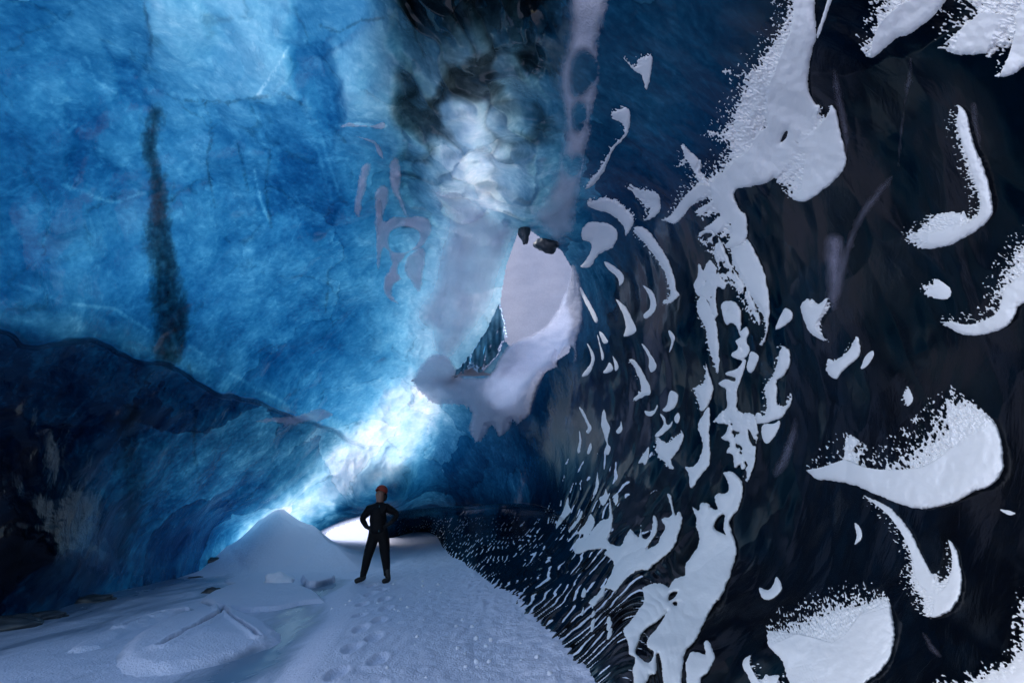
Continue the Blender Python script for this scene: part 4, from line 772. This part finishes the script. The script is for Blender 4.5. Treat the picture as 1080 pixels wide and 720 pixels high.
for (px, py, dist, sz, rot, lab) in (
    (577, 258, .99, (.30, .22, .20), .4, 'dark ice lump stuck in the top corner of the roof hole'),
    (553, 243, .99, (.12, .12, .34), .2, 'narrow dark ice sliver hanging at the top of the roof hole')):
    o = chunk('ice_lump', lab, 'ice lump', 292, 618, sz, px*.7, M_SILTICE_SHADOW, rot, 'dark ice lumps in the roof hole'); o.location = CAM + px_dir(px, py)*dist*float(shell(px_dir(np.array([px]), np.array([py])))[0])
rng = random.Random(4)
clod0 = None
for k in range(46):
    px = rng.uniform(345, 600); py = rng.uniform(612, 716)
    if px > 430 + (py - 580)*1.25 or (rng.random() < .5 and px < 430): px = rng.uniform(400, 430 + (py - 590)*1.05)
    c = on_floor(px, py); r = rng.uniform(.012, .034)*(1.5 if k % 9 == 0 else 1)
    if clod0 is None:
        o = clod0 = chunk('snow_clod', 'small crumb of snow lying loose on the trodden path', 'snow clod', px, py, (1, .8, .7), 5.5, M_CLOD, 0, 'snow crumbs on the trodden path', .3, 3)
    else:
        o = clod0.copy(); COL.objects.link(o)
    o.location = (c[0], c[1], c[2] + r*.25); o.scale = (r, r, r); o.rotation_euler = (rng.random(), rng.random(), rng.random()*6)

# ------------------------------------------------------------------ the standing figure
M_SUIT = plain('black_suit', (.005, .005, .006), .7, .15, .4, 60)
M_SKIN = plain('skin', (.20, .11, .08), .5, .35)
M_GLOVE = plain('black_glove', (.008, .008, .009), .6, .3)
M_BOOT = plain('boot_leather', (.014, .012, .012), .45, .4, .4, 70)
M_CAP = plain('orange_cap', (.22, .03, .015), .6, .3, .2, 90)
M_HAIR = plain('dark_hair', (.015, .010, .008), .5, .3)
M_ZIP = plain('teal_zip', (.02, .09, .12), .4, .4)
FEET = on_floor(393, 614)
def J(px, py, off=0.):
    """body joint at a bearing, on the upright plane through the feet (off = metres behind it)"""
    d = px_dir(px, py); t = (FEET[1] + off)/d[1]; return CAM + d*t
def skin_mesh(name, verts, edges, radii, root=0, sub=2):
    me = bpy.data.meshes.new(name); me.from_pydata([tuple(v) for v in verts], edges, []); me.update()
    o = bpy.data.objects.new(name, me); COL.objects.link(o)
    o.modifiers.new('skin', 'SKIN').use_smooth_shade = True
    for sv, r in zip(me.skin_vertices[0].data, radii): sv.radius = r if isinstance(r, tuple) else (r, r); sv.use_root = False
    me.skin_vertices[0].data[root].use_root = True
    ss = o.modifiers.new('sub', 'SUBSURF'); ss.levels = ss.render_levels = sub
    dg = bpy.context.evaluated_depsgraph_get(); ev = o.evaluated_get(dg)
    m2 = bpy.data.meshes.new_from_object(ev); bpy.data.objects.remove(o); bpy.data.meshes.remove(me)
    m2.name = name
    for p in m2.polygons: p.use_smooth = True
    return m2
def person():
    V, E, R = [], [], []
    def add(p, r, prev=None):
        V.append(np.array(p)); R.append(r); i = len(V) - 1
        if prev is not None: E.append((prev, i))
        return i
    pel = add(J(399.8, 561), (.185, .14)); wa = add(J(399.2, 552), (.165, .13), pel); ch = add(J(398.8, 543, -.01), (.19, .145), wa)
    uc = add(J(399, 536), (.175, .125), ch); nk = add(J(400.3, 530.6), (.085, .08), uc); n2 = add(J(400.8, 528.2, -.01), (.062, .062), nk)
    hd = add(J(401.0, 524.2, -.015), (.083, .092), n2); tp = add(J(401.8, 519.2, 0.), (.088, .098), hd); add(J(402.4, 516.2, .01), (.06, .07), tp)
    add(J(396.8, 522.8, -.075), (.018, .018), hd)                          # nose, turned up and aside
    add(J(398.2, 525.6, -.05), (.026, .026), hd)                           # chin
    for s, sh, el, wr, ha, hip, kn, an, to in (
        (-1, (389.5, 537.0), (381.8, 547), (386.6, 555.3), (389.8, 557.0), (394.6, 565), (387.4, 587.5), (382.8, 607), (373.6, 617.5)),
        (1, (408.4, 535), (420, 542.8), (411.8, 551.3), (408.2, 553.6), (404.6, 565), (406.4, 587), (408, 604.5), (403.8, 613.5))):
        a = add(J(*sh), (.098, .095), uc); b_ = add(J(*el, .10), (.064, .064), a); mid_ = add((V[a] + V[b_])/2 + np.array([0, .01, 0]), (.082, .078), None)
        E.remove((a, b_)); E.append((a, mid_)); E.append((mid_, b_))
        w_ = add(J(*wr, -.03), (.046, .044), b_); p_ = add(J(*ha, -.09), (.040, .028), w_)
        ax = V[p_] - V[w_]; ax /= np.linalg.norm(ax); up = np.array([0, 0, 1.]); up -= ax*(up@ax); up /= np.linalg.norm(up); out = np.cross(ax, up)
        for f, ln in zip(range(4), (.070, .078, .072, .058)):               # four fingers on the hip
            r0 = V[p_] + up*(.027 - .018*f) + ax*.02; i = add(r0, (.010, .010), p_); i = add(r0 + ax*ln*.5 - np.array([0, .010, 0]), (.009, .009), i); add(r0 + ax*ln - np.array([0, -.006, 0]), (.008, .008), i)
        i = add(V[p_] - ax*.01 + up*.035, (.012, .012), p_); add(V[p_] + ax*.025 + up*.062 + np.array([0, .02, 0]), (.010, .010), i)
        h = add(J(*hip), (.128, .122), pel); k_ = add(J(*kn, -.04 if s < 0 else .0), (.084, .088), h)
        m_ = add((V[h] + V[k_])/2, (.112, .110), None); E.remove((h, k_)); E.append((h, m_)); E.append((m_, k_))
        c_ = add(V[k_]*.62 + J(*an)*.38 + np.array([0, .02, 0]), (.080, .082), k_); an_ = add(J(*an), (.058, .060), c_)
        add(J(*an) + np.array([0, -.02, -.05]), (.05, .055), an_)
    me = skin_mesh('person', V, E, R)
    me.materials.append(M_SUIT); me.materials.append(M_SKIN); me.materials.append(M_GLOVE)
    zn = J(400.5, 529.2)[2]
    hands = [J(388.6, 557.2, -.09), J(408.4, 553.4, -.09)]
    for p in me.polygons:
        c = np.array(p.center)
        if c[2] > zn: p.material_index = 1
        elif min(np.linalg.norm(c - h) for h in hands) < .115 and c[1] < FEET[1] - .035: p.material_index = 2
    root = bpy.data.objects.new('person', me); COL.objects.link(root)
    tag(root, 'person in black suit and orange cap standing hands on hips, looking up', 'person')
    jm = skin_mesh('jacket', [J(399.8, 564), J(399.2, 556), J(398.8, 545, -.01), J(399, 536.5), J(400.2, 532.6)], [(0, 1), (1, 2), (2, 3), (3, 4)],
                   [(.212, .172), (.200, .165), (.215, .168), (.195, .150), (.105, .105)])
    jv = np.array([v.co for v in jm.vertices]); jn = .014*fbm(jv[:, 0]*9, jv[:, 1]*9, jv[:, 2]*14, 3)
    for v, q in zip(jm.vertices, jn): v.co += v.normal*float(q)
    jm.materials.append(M_SUIT); link('jacket', jm, root)
    # cap: shell over the crown
    def dome(name, c, ax, rad, sq, cut, mat, seed):
        bm = bmesh.new(); bmesh.ops.create_uvsphere(bm, u_segments=24, v_segments=16, radius=1)
        bmesh.ops.delete(bm, geom=[v for v in bm.verts if v.co.z < cut], context='VERTS')
        for v in bm.verts:
            n = 1 + .05*float(perlin(v.co.x*2 + seed, v.co.y*2, v.co.z*2)); v.co = (v.co.x*rad*n, v.co.y*rad*1.12*n, v.co.z*rad*sq*n)
        geom = bmesh.ops.solidify(bm, geom=bm.faces[:], thickness=.012)
        me = bpy.data.meshes.new(name); bm.to_mesh(me); bm.free(); me.materials.append(mat)
        for p in me.polygons: p.use_smooth = True
        o = link(name, me, root); o.location = c; o.rotation_euler = ax; return o
    dome('cap', J(402.4, 517.8, .01), (-.25, .30, .2), 0.118, 1.0, -.25, M_CAP, 1)
    hm = skin_mesh('hair', [J(404.2, 519.5, .03), J(405, 524, .05), J(404.6, 529, .04)], [(0, 1), (1, 2)], [.08, .075, .05]); hm.materials.append(M_HAIR); link('hair', hm, root)
    for an, to, heel in (((382.6, 606), (373.2, 618.2), (384, 614.6)), ((408.2, 604), (402.8, 613.6), (410, 611.5))):
        a = J(*an); a2 = J(*heel); t_ = J(*to, -.10); mid_ = (a2 + t_)/2 + np.array([0, 0, .012])
        zf = float(floor_height(np.array([a2[0]]), np.array([a2[1]]))[0])
        a2 = np.array([a2[0], a2[1], zf + .045]); t_ = np.array([t_[0], t_[1], float(floor_height(np.array([t_[0]]), np.array([t_[1]]))[0]) + .038]); mid_ = (a2 + t_)/2 + np.array([0, 0, .02])
        bm_ = skin_mesh('boot', [a + np.array([0, 0, .10]), a, a2 + np.array([0, 0, .02]), mid_, t_], [(0, 1), (1, 2), (2, 3), (3, 4)], [(.062, .064), (.056, .06), (.052, .056), (.05, .05), (.044, .04)])
        bm_.materials.append(M_BOOT); link('boot', bm_, root)
    zm = skin_mesh('zip', [J(400.2, 532.5, -.105), J(399, 540, -.165), J(398.9, 549, -.166), J(399.6, 561, -.172)], [(0, 1), (1, 2), (2, 3)], [.008]*4, 0, 1); zm.materials.append(M_ZIP); link('zip', zm, root)
person()
